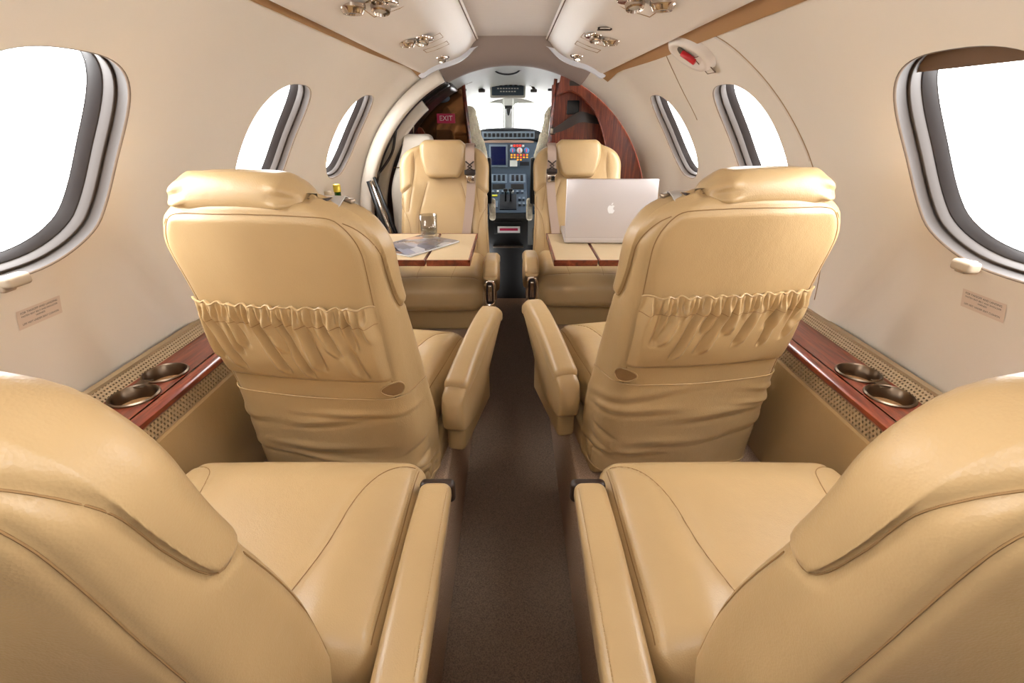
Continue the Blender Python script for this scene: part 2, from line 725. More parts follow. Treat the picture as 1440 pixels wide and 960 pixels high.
# lower sidewalls with grilles, wooden ledge and cup holders
def sidewall(side, idx):
    t = tag(empty('trim_%d' % idx), kind='structure')
    ya, yb = Y_AFT + 0.02, 2.60

    def ext(name, prof, m, parent=t, y0=ya, y1=yb, ang=40):
        rows = [[(side * x, y, z) for x, z in prof] for y in (y0, y1)]
        V, F = loft(rows, closed=True, cap=True)
        if side > 0:
            F = [q[::-1] for q in F]
        return mobj(name, V, F, m, parent, angle=ang)
    ext('side_panel', [(0.715, 0.0), (0.703, 0.300), (0.704, 0.312), (0.709, 0.317), (0.73, 0.317), (0.73, 0.0)], 'leather_trim')
    led = ext('wood_ledge', [(0.712, 0.352), (0.708, 0.358), (0.710, 0.366), (0.716, 0.370), (0.736, 0.370), (0.739, 0.366),
                             (0.742, 0.366), (0.7425, 0.352)], 'wood_along')
    CUPS = (0.972, 0.872)
    circ = [[(0.792 + 0.042 * math.cos(t), cy + 0.042 * math.sin(t)) for t in np.linspace(0, 2 * math.pi, 32, endpoint=False)] for cy in CUPS]
    top = [(0.742, ya), (0.838, ya), (0.838, yb), (0.742, yb)]
    pts, ed = list(top), [(0, 1), (1, 2), (2, 3), (3, 0)]
    for c in circ:
        b = len(pts)
        pts += c
        ed += [(b + i, b + (i + 1) % 32) for i in range(32)]
    r = delaunay_2d_cdt([Vector(p) for p in pts], ed, [], 1, 1e-6)
    PP = np.array([tuple(v) for v in r[0]])
    F = [tuple(f) if side > 0 else tuple(reversed(f)) for f in r[2]
         if all(np.hypot(*(PP[list(f)].mean(0) - np.array([0.792, cy]))) > 0.0415 for cy in CUPS)]
    mobj('wood_top', np.array([(side * x, y, 0.369) for x, y in PP]), F, 'wood_along', led, smooth=False)

    # slotted strip under the ledge: cells with sunken slots
    def cells(name, A, B, rows_n, pitch, fill_l, fill_w, depth, y0, y1, stag, m, mh):
        A, B = np.array(A), np.array(B)
        d = B - A
        nrm = np.array([-d[1], d[0]])
        nrm = nrm / np.linalg.norm(nrm)
        if nrm[0] > 0:
            nrm = -nrm
        V, F, V2, F2 = [], [], [], []
        for j in range(rows_n):
            q0, q1 = A + d * j / rows_n, A + d * (j + 1) / rows_n
            e = d / rows_n * (1 - fill_w) / 2
            h0, h1 = q0 + e, q1 - e
            y = y0 + (pitch / 2 if (stag and j % 2) else 0)
            while y + pitch < y1:
                ga = pitch * (1 - fill_l) / 2
                o = [(y, q0), (y + pitch, q0), (y + pitch, q1), (y, q1)]
                i = [(y + ga, h0), (y + pitch - ga, h0), (y + pitch - ga, h1), (y + ga, h1)]
                b = len(V)
                for yy, p in o + i:
                    V.append((side * p[0], yy, p[1]))
                for yy, p in i:
                    pp = p - nrm * depth
                    V.append((side * pp[0], yy, pp[1]))
                for k in range(4):
                    k2 = (k + 1) % 4
                    F.append((b + k, b + k2, b + 4 + k2, b + 4 + k))
                    F.append((b + 4 + k, b + 4 + k2, b + 8 + k2, b + 8 + k))
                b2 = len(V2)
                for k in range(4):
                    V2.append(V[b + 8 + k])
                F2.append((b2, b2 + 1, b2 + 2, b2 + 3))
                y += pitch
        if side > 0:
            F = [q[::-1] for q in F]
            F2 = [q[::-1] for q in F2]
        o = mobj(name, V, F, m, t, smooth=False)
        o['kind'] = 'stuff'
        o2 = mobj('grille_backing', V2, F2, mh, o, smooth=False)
    ext('grille_rail', [(0.709, 0.314), (0.7085, 0.3185), (0.716, 0.3185), (0.716, 0.314)], 'grille')
    cells('slotted_grille', (0.7095, 0.3185), (0.7135, 0.352), 4, 0.0105, 0.42, 0.62, 0.004, 0.25, 1.9, True, 'grille', 'grille_hole')
    cells('perforated_grille', (0.838, 0.3685), (0.862, 0.389), 4, 0.0085, 0.5, 0.5, 0.003, 0.25, 1.9, True, 'grille', 'grille_hole')
    ext('grille_edge', [(0.859, 0.386), (0.859, 0.393), (0.874, 0.393), (0.874, 0.386)], 'grille')
    # pair of cup holders
    ch = empty('cup_holder')
    ch.parent = t
    for cy in (0.972, 0.872):
        V, F = lathe([(0.0475, -0.001), (0.0475, 0.003), (0.044, 0.005), (0.0405, 0.002), (0.040, -0.034)], 32)
        V = V + np.array([side * 0.792, cy, 0.3695])
        o = mobj('metal_ring', V, F, 'cup_metal', ch, angle=60)
        V, F = lathe([(0.0408, 0.0), (0.0, 0.0005)], 32)
        mobj('cork_mat', V + np.array([side * 0.792, cy, 0.3440]), F, 'cork', ch)
    V, F = bx(side * 0.792 - 0.014, side * 0.792 + 0.014, 0.904, 0.94, 0.3695, 0.3725, 0.001)
    mobj('bridge_plate', V + np.array([side * 0.018, 0, 0]), F, 'cup_metal', ch)
    return t


sidewall(-1, 1)
sidewall(1, 2)

# ceiling: centre headliner and two gull-wing service panels
ys = np.linspace(Y_AFT, 2.70, 30)
rows = [[(x, y, 1.236 - 0.25 * x * x) for x in np.linspace(-0.19, 0.19, 13)] for y in ys]
V, F = loft(rows, closed=False, cap=False)
tag(mobj('ceiling', V, [q[::-1] for q in F], 'ceiling_fabric'), kind='structure')

GULL = curve([(0.446, 1.140), (0.450, 1.112), (0.442, 1.094), (0.422, 1.092), (0.390, 1.110), (0.350, 1.127), (0.300, 1.140),
              (0.250, 1.158), (0.210, 1.182), (0.175, 1.212), (0.152, 1.224)], 40)
def psu_z(x):
    g = GULL[GULL[:, 0].argsort()]
    return float(np.interp(abs(x), g[:, 0], g[:, 1]))


Y_PSU = 2.64
for i, s in enumerate((-1, 1)):
    p = tag(empty('trim_%d' % (3 + i)), kind='structure')
    th = 0.012
    dn = np.gradient(GULL, axis=0)
    nn = np.stack([-dn[:, 1], dn[:, 0]], 1)
    nn /= np.linalg.norm(nn, axis=1, keepdims=True)
    up = GULL + nn * th * (1 if nn[20, 1] > 0 else -1)
    prof = list(map(tuple, GULL)) + list(map(tuple, up[::-1]))
    rows = [[(s * x, y, z) for x, z in prof] for y in (Y_AFT, 0.5, 1.5, Y_PSU - 0.012)]
    V, F = loft(rows)
    if s > 0:
        F = [q[::-1] for q in F]
    mobj('service_panel', V, F, 'psu_paint', p, angle=35)
    rows = [[(s * x, y, z - (0.022 if k_ < len(GULL) else 0) + 0.002) for k_, (x, z) in enumerate(prof)] for y in (Y_PSU - 0.014, Y_PSU + 0.012)]
    V, F = loft(rows)
    if s > 0:
        F = [q[::-1] for q in F]
    mobj('panel_end_edge', V, F, 'lit_edge', p, angle=35)
    V, F = tube([(s * 0.160, y, psu_z(0.160) - 0.001) for y in (Y_AFT, Y_PSU)], 0.0022, 6)
    mobj('seam', V, F, 'thread', p)

# tan channel between each sidewall and the service panel lip
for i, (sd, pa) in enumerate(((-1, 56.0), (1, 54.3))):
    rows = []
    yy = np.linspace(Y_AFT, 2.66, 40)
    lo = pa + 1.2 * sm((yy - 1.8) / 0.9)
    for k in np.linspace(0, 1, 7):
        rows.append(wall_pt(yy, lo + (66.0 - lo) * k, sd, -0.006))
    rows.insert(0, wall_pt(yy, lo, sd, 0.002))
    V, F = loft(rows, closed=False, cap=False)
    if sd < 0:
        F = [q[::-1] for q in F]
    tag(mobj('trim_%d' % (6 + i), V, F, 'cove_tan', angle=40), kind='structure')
# header lining ahead of the service panels, its shade put into the taupe
rows = []
for y in np.linspace(2.40, 2.858, 24):
    ph0 = 62 if y > 2.652 else 74
    rows.append(np.vstack([wall_pt(np.full(20, y), np.linspace(ph0, 90, 20), -1, -0.004), wall_pt(np.full(19, y), np.linspace(90, ph0, 20)[1:], 1, -0.004)]))
V, F = loft(rows, closed=False, cap=False)
tag(mobj('trim_8', V, F, 'header_shade'), kind='structure')
# ---------------------------------------------------------------- cabin seats
B_Z0, B_ZT = 0.055, 0.760
B_WR, B_WF, B_D, B_RT, B_RC = 0.203, 0.226, 0.125, 0.030, 0.095


def y_rear(z):
    k = (np.asarray(z, float) - B_Z0) / (B_ZT - B_Z0)
    return -0.150 * np.sign(k) * np.abs(k) ** 1.12


def back_P(u, t):
    """backrest surface: u -1..1 round the ring (0 rear middle, 1 front middle), t 0..1 up, 1..1.2 top rounding, to 1.4 closing"""
    u = np.asarray(u, float)
    t = np.asarray(t, float)
    sg = np.where(u < 0, -1.0, 1.0)
    a = np.abs(u)
    c = np.clip((t - 1) / 0.2, 0, 1)
    cl = np.clip((t - 1.2) / 0.2, 0, 1)
    zm = B_Z0 + (B_ZT - B_RT - B_Z0) * np.clip(t, 0, 1)
    z = np.where(t > 1, B_ZT - B_RT + B_RT * np.sin(c * math.pi / 2), zm)
    ins = B_RT * (1 - np.cos(c * math.pi / 2))
    # shoulder rounding of the outline
    e = np.clip((z - (B_ZT - B_RC)) / B_RC, 0, 0.97)
    sh = B_RC * (1 - np.sqrt(1 - e ** 2.0)) * 0.9
    hip = 0.0 + 0.012 * np.exp(-((z - 0.22) / 0.12) ** 2)
    wr = B_WR - sh - ins
    wf = B_WF - sh - ins + hip
    d = B_D - 2 * ins + 0.018 * np.exp(-((z - 0.36) / 0.13) ** 2) - 0.036 * sm((z - 0.42) / 0.28)
    lb, lc = np.minimum(0.045, d * 0.42), np.minimum(0.050, d * 0.42)
    sx, sy = wf - wr, d
    L = np.sqrt(sx * sx + sy * sy)
    dx, dy = sx / L, sy / L

    def bez(p0, p1, p2, k):
        return (1 - k) ** 2 * p0 + 2 * k * (1 - k) * p1 + k * k * p2
    k1 = np.clip(a / 0.35, 0, 1)
    k2 = np.clip((a - 0.35) / 0.12, 0, 1)
    k3 = np.clip((a - 0.47) / 0.13, 0, 1)
    k4 = np.clip((a - 0.60) / 0.12, 0, 1)
    k5 = np.clip((a - 0.72) / 0.28, 0, 1)
    x = np.where(a <= 0.35, k1 * (wr - lb),
        np.where(a <= 0.47, bez(wr - lb, wr, wr + lb * dx, k2),
        np.where(a <= 0.60, (wr + lb * dx) + (wf - lc * dx - wr - lb * dx) * k3,
        np.where(a <= 0.72, bez(wf - lc * dx, wf, wf - lc, k4), (wf - lc) * (1 - k5)))))
    y = np.where(a <= 0.35, 0 * a,
        np.where(a <= 0.47, bez(0, 0, lb * dy, k2),
        np.where(a <= 0.60, lb * dy + (d - lc * dy - lb * dy) * k3,
        np.where(a <= 0.72, bez(d - lc * dy, d, d, k4), d + 0 * a))))
    # crowned rear, dished front between bolsters
    q = np.clip(np.abs(x) / 0.2, 0, 1)
    y = y - 0.016 * (1 - q ** 2) * (a < 0.5) * (1 - cl)
    fr = sm((a - 0.66) / 0.1)
    y = y - fr * 0.016 * sm((0.165 - np.abs(x)) / 0.06) * sm((0.62 - z) / 0.1)
    y = y + ins
    ym = d / 2 + ins
    y = y + (ym - y) * cl
    x = x * (1 - 0.10 * cl)
    z = z + 0.006 * sm(cl) + 0.010 * (1 - np.clip(np.abs(x) / 0.2, 0, 1) ** 2) * np.clip((t - 0.8) / 0.4, 0, 1)
    return np.stack([sg * x, y + y_rear(z), z], -1)


def t_of(z):
    return (np.asarray(z, float) - B_Z0) / (B_ZT - B_RT - B_Z0)


SEAM_B = np.array([(0.412, 0.742), (0.435, 0.722), (0.465, 0.684), (0.50, 0.628), (0.53, 0.584), (0.56, 0.556), (0.60, 0.546), (0.66, 0.550),
                   (0.74, 0.584)])


def stick(P, V):
    out = []
    lo, hi = P.min(0) - 0.03, P.max(0) + 0.03
    W = V[np.all((V > lo) & (V < hi), axis=1)]
    for p in P:
        d = ((W - p) ** 2).sum(1)
        i = np.argpartition(d, 4)[:4]
        w = 1 / (d[i] + 1e-6)
        out.append((W[i] * w[:, None]).sum(0) / w.sum())
    out = np.array(out)
    for _ in range(2):
        out[1:-1] = (out[:-2] + 2 * out[1:-1] + out[2:]) / 4
    return out


def make_back(kind, parent, mir):
    nu = 96
    uu = np.concatenate([np.linspace(0, 1, nu), -np.linspace(1, 0, nu)[1:-1]])
    tt = np.concatenate([np.linspace(0, 1, 110), np.linspace(1, 1.2, 8)[1:], np.linspace(1.2, 1.4, 8)[1:]])
    U, T = np.meshgrid(uu, tt)
    V = back_P(U, T).reshape(-1, 3)
    m, n = len(uu), len(tt)
    F = []
    for i in range(n - 1):
        for k in range(m):
            k2 = (k + 1) % m
            F.append((i * m + k, i * m + k2, (i + 1) * m + k2, (i + 1) * m + k))
    F.append(tuple(range(m - 1, -1, -1)))
    Ua, Za = np.abs(U.reshape(-1)), V[:, 2]
    # upper upholstery stands proud of the side panel
    zB = np.interp(Ua, SEAM_B[:, 0], SEAM_B[:, 1])
    N = vnormals(V, F)
    pr = sm((Za - zB + 0.004) / 0.020) * sm((Ua - 0.41) / 0.08) * sm((0.80 - Ua) / 0.06)
    V = V + N * (0.007 * pr)[:, None]
    # soft unevenness of stuffed leather
    V = V + N * (0.0015 * np.sin(V[:, 0] * 31 + V[:, 2] * 17) * np.sin(V[:, 2] * 23 + 1.0))[:, None]
    tA = np.concatenate([np.linspace(0.0, 1.0, 120), np.full(120, 1.06), np.linspace(1.0, 0.0, 120)])
    uA = np.concatenate([np.full(120, 0.40), np.linspace(0.40, -0.40, 120), np.full(120, -0.40)])
    A = dense(back_P(uA, tA))
    lines = [A]
    sb = curve(SEAM_B, 70)
    for s in (1, -1):
        Bp = back_P(s * sb[:, 0], t_of(sb[:, 1]))
        lines.append(dense(Bp))
        dn = back_P(np.full(40, s * 0.66), t_of(np.linspace(0.53, 0.10, 40)))
        lines.append(dense(dn))
    front = []
    if kind == 'far':
        for s in (1, -1):
            c = curve([(s * 0.085, 0.60), (s * 0.105, 0.54), (s * 0.125, 0.46), (s * 0.132, 0.36), (s * 0.128, 0.28)], 60)
            front.append(c)
            c = curve([(s * 0.235, 0.50), (s * 0.205, 0.475), (s * 0.180, 0.43), (s * 0.168, 0.36), (s * 0.165, 0.28)], 60)
            front.append(c)
            c = curve([(s * 0.150, 0.74), (s * 0.150, 0.66), (s * 0.165, 0.56), (s * 0.18, 0.47)], 60)
            front.append(c)
        fm = (Ua > 0.62)
        W = V[fm]
        for c in front:
            P = []
            for x, z in c:
                d2 = np.hypot(W[:, 0] - x, W[:, 2] - z)
                i = np.argsort(d2)[:4]
                w = 1 / (d2[i] + 1e-4)
                P.append((x, (W[i, 1] * w).sum() / w.sum(), z))
            lines.append(dense(P))
    V = groove(V, F, lines, 0.0042, 0.006)
    bk = mobj('backrest', V, F, 'leather', parent, mir=mir)
    mb = MB()
    for P in lines:
        # thread sits at the bottom of each groove
        mb.add(*tube(stick(P[::3], V + vnormals(V, F) * 0.0009), 0.0009, 5))
    mb.build('seam', 'seat_thread', bk, mir=mir)
    return bk


def make_pocket(parent, mir, seed):
    rs = np.random.RandomState(seed)
    nu, nz = 300, 80
    us = np.linspace(-0.405, 0.405, nu)
    zs = np.linspace(0.385, 0.572, nz)
    U, Z = np.meshgrid(us, zs)
    P = back_P(U, t_of(Z))
    X = P[..., 0]
    v = (Z - 0.385) / 0.187
    edge = sm((0.405 - np.abs(U)) / 0.03)
    bulge = 0.003 + 0.016 * np.sin(np.pi * np.clip(v, 0, 1) ** 0.8) ** 0.8 * 0.8 + 0.006 * sm((v - 0.6) / 0.4)
    ph = np.cumsum(0.45 + 0.5 * rs.rand(nu))
    gath = np.sin(ph)[None, :] * np.exp(-((v - 0.90) / 0.075) ** 2) * 0.0040
    gath += np.sin(ph * 0.5 + 1)[None, :] * np.exp(-((v - 0.84) / 0.13) ** 2) * 0.0035
    gath += np.sin(ph * 0.23 + 2)[None, :] * sm((v - 0.55) / 0.4) * 0.003
    fold = np.zeros_like(U)
    for k in range(13):
        x0 = -0.20 + 0.033 * k + rs.uniform(-0.012, 0.012)
        sl = rs.uniform(0.10, 0.32)
        ln = rs.uniform(0.35, 0.85)
        w = rs.uniform(0.006, 0.011)
        xc = x0 + sl * (0.572 - Z)
        fold += rs.uniform(0.5, 1.0) * np.exp(-((X - xc) / w) ** 2) * sm((v - (0.9 - ln)) / 0.15) * sm((0.92 - v) / 0.1)
        fold -= 0.7 * np.exp(-((X - xc - w * 1.6) / (w * 0.6)) ** 2) * sm((v - (0.9 - ln)) / 0.1) * sm((0.9 - v) / 0.12)
    off = (bulge + gath + 0.0105 * fold) * (0.25 + 0.75 * edge) + 0.0015
    off = off * (0.2 + 0.8 * sm(v / 0.06))
    P = P.copy()
    P[..., 1] -= off
    P[..., 2] += 0.0026 * np.sin(ph * 0.41)[None, :] * sm((v - 0.8) / 0.2) - off * 0.15
    V = P.reshape(-1, 3)
    F = [(i * nu + k, (i * nu) + k + 1, (i + 1) * nu + k + 1, (i + 1) * nu + k) for i in range(nz - 1) for k in range(nu - 1)]
    # rolled upper lip turning inwards
    lip = []
    for q in range(1, 5):
        r = P[-1].copy()
        r[:, 1] += 0.0035 * q * (off[-1] / off[-1].max())
        r[:, 2] += 0.0015 * (1 if q < 3 else -q)
        lip.append(r)
    b = (nz - 1) * nu
    for q, r in enumerate(lip):
        n0 = b if q == 0 else len(V) - nu
        V = np.vstack([V, r])
        n1 = len(V) - nu
        F += [(n0 + k, n0 + k + 1, n1 + k + 1, n1 + k) for k in range(nu - 1)]
    pk = mobj('pocket', V, F, 'leather', parent, mir=mir)
    mb = MB()
    top = P[-1].copy()
    top[:, 2] += 0.001
    top[:, 1] -= 0.0006
    mb.add(*tube(top[::2], 0.0020, 6))
    mb.build('pocket_piping', 'leather_trim', pk, mir=mir)
    mb = MB()
    k = int(nz * 0.79)
    ln = P[k].copy()
    ln[:, 1] -= 0.0002
    mb.add(*tube(ln[::2], 0.0006, 5))
    mb.build('elastic_seam', 'seat_thread', pk, mir=mir)
    return pk


def make_skirt(parent, mir, seed):
    rs = np.random.RandomState(seed)
    nu, nz = 170, 60
    us = np.linspace(-0.63, 0.63, nu)
    zs = np.linspace(0.042, 0.335, nz)
    U, Z = np.meshgrid(us, zs)
    P = back_P(U, t_of(np.maximum(Z, B_Z0)))
    P[..., 2] = Z
    C = np.stack([0 * U, y_rear(Z) + 0.07, Z], -1)
    D = P - C
    D[..., 2] = 0
    D /= np.linalg.norm(D, axis=-1, keepdims=True)
    v = (Z - 0.042) / 0.293
    off = 0.003 + 0.010 * sm((1 - v) / 0.5)
    # slack horizontal folds
    for k in range(9):
        zc = rs.uniform(0.08, 0.31)
        uc = rs.uniform(-0.5, 0.5)
        tilt = rs.uniform(-0.10, 0.10)
        w = rs.uniform(0.008, 0.018)
        ln = rs.uniform(0.12, 0.35)
        zz = zc + tilt * (U - uc)
        off += rs.uniform(0.004, 0.009) * np.exp(-((Z - zz) / w) ** 2) * np.exp(-((U - uc) / ln) ** 2)
        off -= 0.004 * np.exp(-((Z - zz + w * 1.5) / (w * 0.6)) ** 2) * np.exp(-((U - uc) / ln) ** 2)
    off += 0.004 * np.sin(U * 17 + 2) * sm((0.5 - v) / 0.5)
    # creases at the aisle corner
    for zc in (0.10, 0.13, 0.17):
        off -= 0.005 * np.exp(-((Z - zc - 0.25 * (U - 0.42)) / 0.006) ** 2) * np.exp(-((U - 0.42) / 0.06) ** 2)
    off *= sm(1.02 - v) * 0.2 + 0.8
    P = P + D * off[..., None]
    V = P.reshape(-1, 3)
    F = [(i * nu + k, (i * nu) + k + 1, (i + 1) * nu + k + 1, (i + 1) * nu + k) for i in range(nz - 1) for k in range(nu - 1)]
    sk = mobj('skirt', V, F, 'leather', parent, mir=mir)
    for r_, q_ in ((0, 0.0022), (-1, 0.0014)):
        V, F = tube(P[r_][::2], q_, 6)
        mobj('skirt_hem', V, F, 'leather_trim', sk, mir=mir)
    # recline handle opening near the aisle corner
    zz = np.linspace(0.342, 0.378, 10)
    rows = []
    for k, z in enumerate(zz):
        h = 0.036 * math.sin(math.pi * (k + 0.5) / 10) ** 0.6
        us2 = np.linspace(0.41 - h * 1.5, 0.41 + h * 0.9, 8)
        p = back_P(us2, t_of(np.full(8, z)))
        p[:, 1] -= 0.0012
        p[:, 0] += 0.0008
        rows.append(p)
    V, F = loft(rows, closed=False, cap=False)
    mobj('recline_slot', V, F, 'slot_shade', sk, mir=mir)
    loopp = np.vstack([r[0] for r in rows] + [r[-1] for r in rows[::-1]])
    V, F = tube(np.vstack([[r[0] for r in rows], [r[-1] for r in rows[::-1]]]), 0.0018, 6, closed=True)
    mobj('slot_piping', V, F, 'leather_trim', sk, mir=mir)


def make_cushion(kind, parent, mir):
    hw, hl, hh = (0.248 if kind == 'near' else 0.216), 0.222, 0.075
    cx = 0.036 if kind == 'near' else 0.0
    e_ = hw - 0.216
    V, F = rbox(hw, hl, hh, 0.048, step=0.0065, arc=6)
    x, y, z = V[:, 0].copy(), V[:, 1].copy(), V[:, 2].copy()
    up = np.clip((z + hh) / (2 * hh), 0, 1)
    crown = 0.014 * (1 - (x / hw) ** 2) * (1 - (y / hl) ** 4)
    bol = 0.010 * sm((np.abs(x) - 0.10) / 0.06) * sm((0.215 - np.abs(x)) / 0.05) * sm((0.16 - y) / 0.12)
    V[:, 2] = z + up * (crown + bol - 0.012 * sm((y - 0.12) / 0.10) + 0.008 * sm((-y) / 0.2))
    V[:, 1] = y + 0.010 * np.sin(np.clip((z + hh) / (2 * hh), 0, 1) * math.pi) * (y > 0.1)
    cy_ = 0.285 if kind == 'near' else 0.315
    V += np.array([cx, cy_, 0.186])
    pl = []
    if kind != 'far':
        for s in (1, -1):
            pl.append(curve([(cx + s * (0.195 + e_), 0.505), (cx + s * (0.150 + e_), 0.480), (cx + s * (0.125 + e_), 0.430), (cx + s * (0.108 + e_), 0.360), (cx + s * (0.092 + e_), 0.260),
                             (cx + s * 0.085, 0.12)], 90))
        pl.append(np.array([(cx + hw - 0.013, y) for y in np.linspace(0.13, 0.50, 60)]))
    else:
        for s in (1, -1):
            pl.append(curve([(s * 0.075, 0.49), (s * 0.080, 0.40), (s * 0.085, 0.15)], 60))
    pl = [p - np.array([0, 0.315 - cy_]) for p in pl]
    lines = [dense(snap(p, V, F)) for p in pl]
    if kind == 'far':
        # cross seam rolling over the front edge
        lines.append(dense(snap(np.array([(x, 0.475) for x in np.linspace(-0.19, 0.19, 60)]), V, F)))
    V2 = groove(V, F, lines, 0.0035, 0.0055)
    cu = mobj('seat_cushion', V2, F, 'leather', parent, mir=mir)
    mb = MB()
    for P in lines:
        mb.add(*tube(P[::2] - np.array([0, 0, 0.0024]), 0.0008, 5))
    mb.build('seam', 'seat_thread', cu, mir=mir)
    if kind == 'near':
        mb = MB()
        for dx in (cx + hw - 0.017, cx + hw - 0.009):
            P = snap(np.array([(dx, y) for y in np.linspace(0.10, 0.475, 80)]), V2, F, lift=0.0003)
            q = stitches(P)
            mb.add(q.v, q.f)
        mb.build('stitching', 'stitch', cu, mir=mir)
    return cu


def make_arm(kind, parent, mir):
    hy = 0.245
    yc = 0.355 if kind != 'near' else 0.165
    ax = {'near': 0.316, 'mid': 0.266, 'far': 0.250}[kind]
    lift = 0.0 if kind == 'near' else 1.0

    def top(y):
        k = np.clip((y + hy) / (2 * hy), 0, 1)
        if kind == 'near':
            return 0.252 + 0.012 * np.sin(k * 2.6)
        return 0.268 + 0.078 * np.sin(k * 2.05) - 0.035 * sm((k - 0.80) / 0.20)

    def bot(y):
        k = np.clip((y + hy) / (2 * hy), 0, 1)
        if kind == 'near':
            return 0.035 + 0 * k
        return 0.138 - 0.020 * np.sin(np.clip(k / 0.6, 0, 1) * math.pi) + 0.150 * sm((k - 0.22) / 0.85) ** 1.1
    ar = empty('armrest')
    ar.parent = parent
    if kind == 'mid':
        ar.rotation_euler = (0, 0, -mir * math.radians(3.5))
    hx, hz = 0.029, 0.10
    V, F = rbox(hx, hy, hz, 0.022, step=0.010, arc=4)
    f = (V[:, 2] + hz) / (2 * hz)
    y = V[:, 1].copy()
    zt, zb = top(y) - 0.006, bot(y)
    if kind != 'near':
        rd = np.clip(1 - np.abs(y / (hy * 1.012)) ** 7, 0.0, 1) ** 0.4
        zm_ = (zt + zb) / 2
        hh_ = (zt - zb) / 2 * (0.45 + 0.55 * rd)
        zt, zb = zm_ + hh_, zm_ - hh_
    V[:, 2] = zb + (zt - zb) * f
    taper = 1 - 0.10 * sm((y - 0.1) / 0.15)
    V[:, 0] = V[:, 0] * taper - (0.030 * (1 - f) if kind == 'near' else 0)
    # face panel swells outward
    V[:, 0] += 0.006 * (V[:, 0] > 0) * np.sin(np.pi * np.clip(f, 0, 1)) * np.sin(np.pi * np.clip((y + hy) / (2 * hy), 0, 1))
    V[:, 1] = y + 0.012 * np.sin(np.pi * f) * np.sign(y) * (np.abs(y) > 0.2)
    V += np.array([ax, yc, 0])
    mobj('arm_panel', V, F, 'leather_trim', ar, mir=mir)
    # padded top following the arc
    V, F = rbox(hx + 0.004, hy - (0.022 if kind != 'near' else 0.012), 0.024, 0.016, step=0.010, arc=4)
    y = V[:, 1].copy()
    k = (y + hy) / (2 * hy)
    drop = 0.022 + 0.026 * lift * np.sin(np.clip(k, 0, 1) * math.pi)
    f = (V[:, 2] + 0.024) / 0.048
    zt = top(y)
    V[:, 2] = zt - drop * 1.6 * (1 - f) + 0.003 * (1 - (V[:, 0] / 0.034) ** 2)
    V[:, 1] = y + 0.014
    V[:, 0] = V[:, 0] * (1 - 0.08 * sm((y - 0.1) / 0.15))
    V += np.array([ax, yc, 0.002])
    pad = mobj('arm_pad', V, F, 'leather', ar, mir=mir)
    if kind == 'near':
        ysn = np.linspace(-0.225, 0.215, 80)
        P = np.stack([np.full(80, ax + 0.0245), ysn + yc + 0.014, top(ysn) + 0.0035], 1)
        q = stitches(P)
        MB().add(q.v, q.f).build('stitching', 'stitch', pad, mir=mir)
        V, F = rbox(0.034, 0.012, 0.024, 0.010, step=0.02, arc=3)
        mobj('end_cap', V + np.array([ax + 0.002, yc + hy + 0.004, 0.236]), F, 'dark_brown_plastic', ar, mir=mir)
    else:
        # bracket box below the paddle
        V, F = rbox(0.026, 0.15, 0.050, 0.015, step=0.05, arc=3)
        V[:, 2] += 0.10 * sm((V[:, 1] + 0.15) / 0.30) * (V[:, 2] > 0) * 0.3
        mobj('arm_bracket', V + np.array([ax - 0.011, 0.31, 0.100]), F, 'leather_trim', ar, mir=mir)
    if kind == 'far':
        # chrome latch on the end facing the aisle table
        ye = yc + hy + 0.012
        mb = MB()
        t = np.linspace(0, 2 * math.pi, 40, endpoint=False)
        lp = np.stack([ax + 0.020 * np.sign(np.cos(t)) * np.abs(np.cos(t)) ** 0.7, np.full(40, ye + 0.004),
                       0.235 + 0.052 * np.sign(np.sin(t)) * np.abs(np.sin(t)) ** 0.5], 1)
        mb.add(*tube(lp, 0.005, 8, closed=True))
        la = mb.build('latch_plate', 'chrome', ar, mir=mir)
        V, F = rbox(0.017, 0.006, 0.048, 0.005, step=0.05, arc=2)
        mobj('latch_recess', V + np.array([ax, ye, 0.235]), F, 'dark_brown_plastic', la, mir=mir)
        V, F = rbox(0.008, 0.006, 0.036, 0.005, step=0.05, arc=2)
        mobj('latch_lever', V + np.array([ax, ye + 0.006, 0.235]), F, 'chrome', la, mir=mir)
    return ar


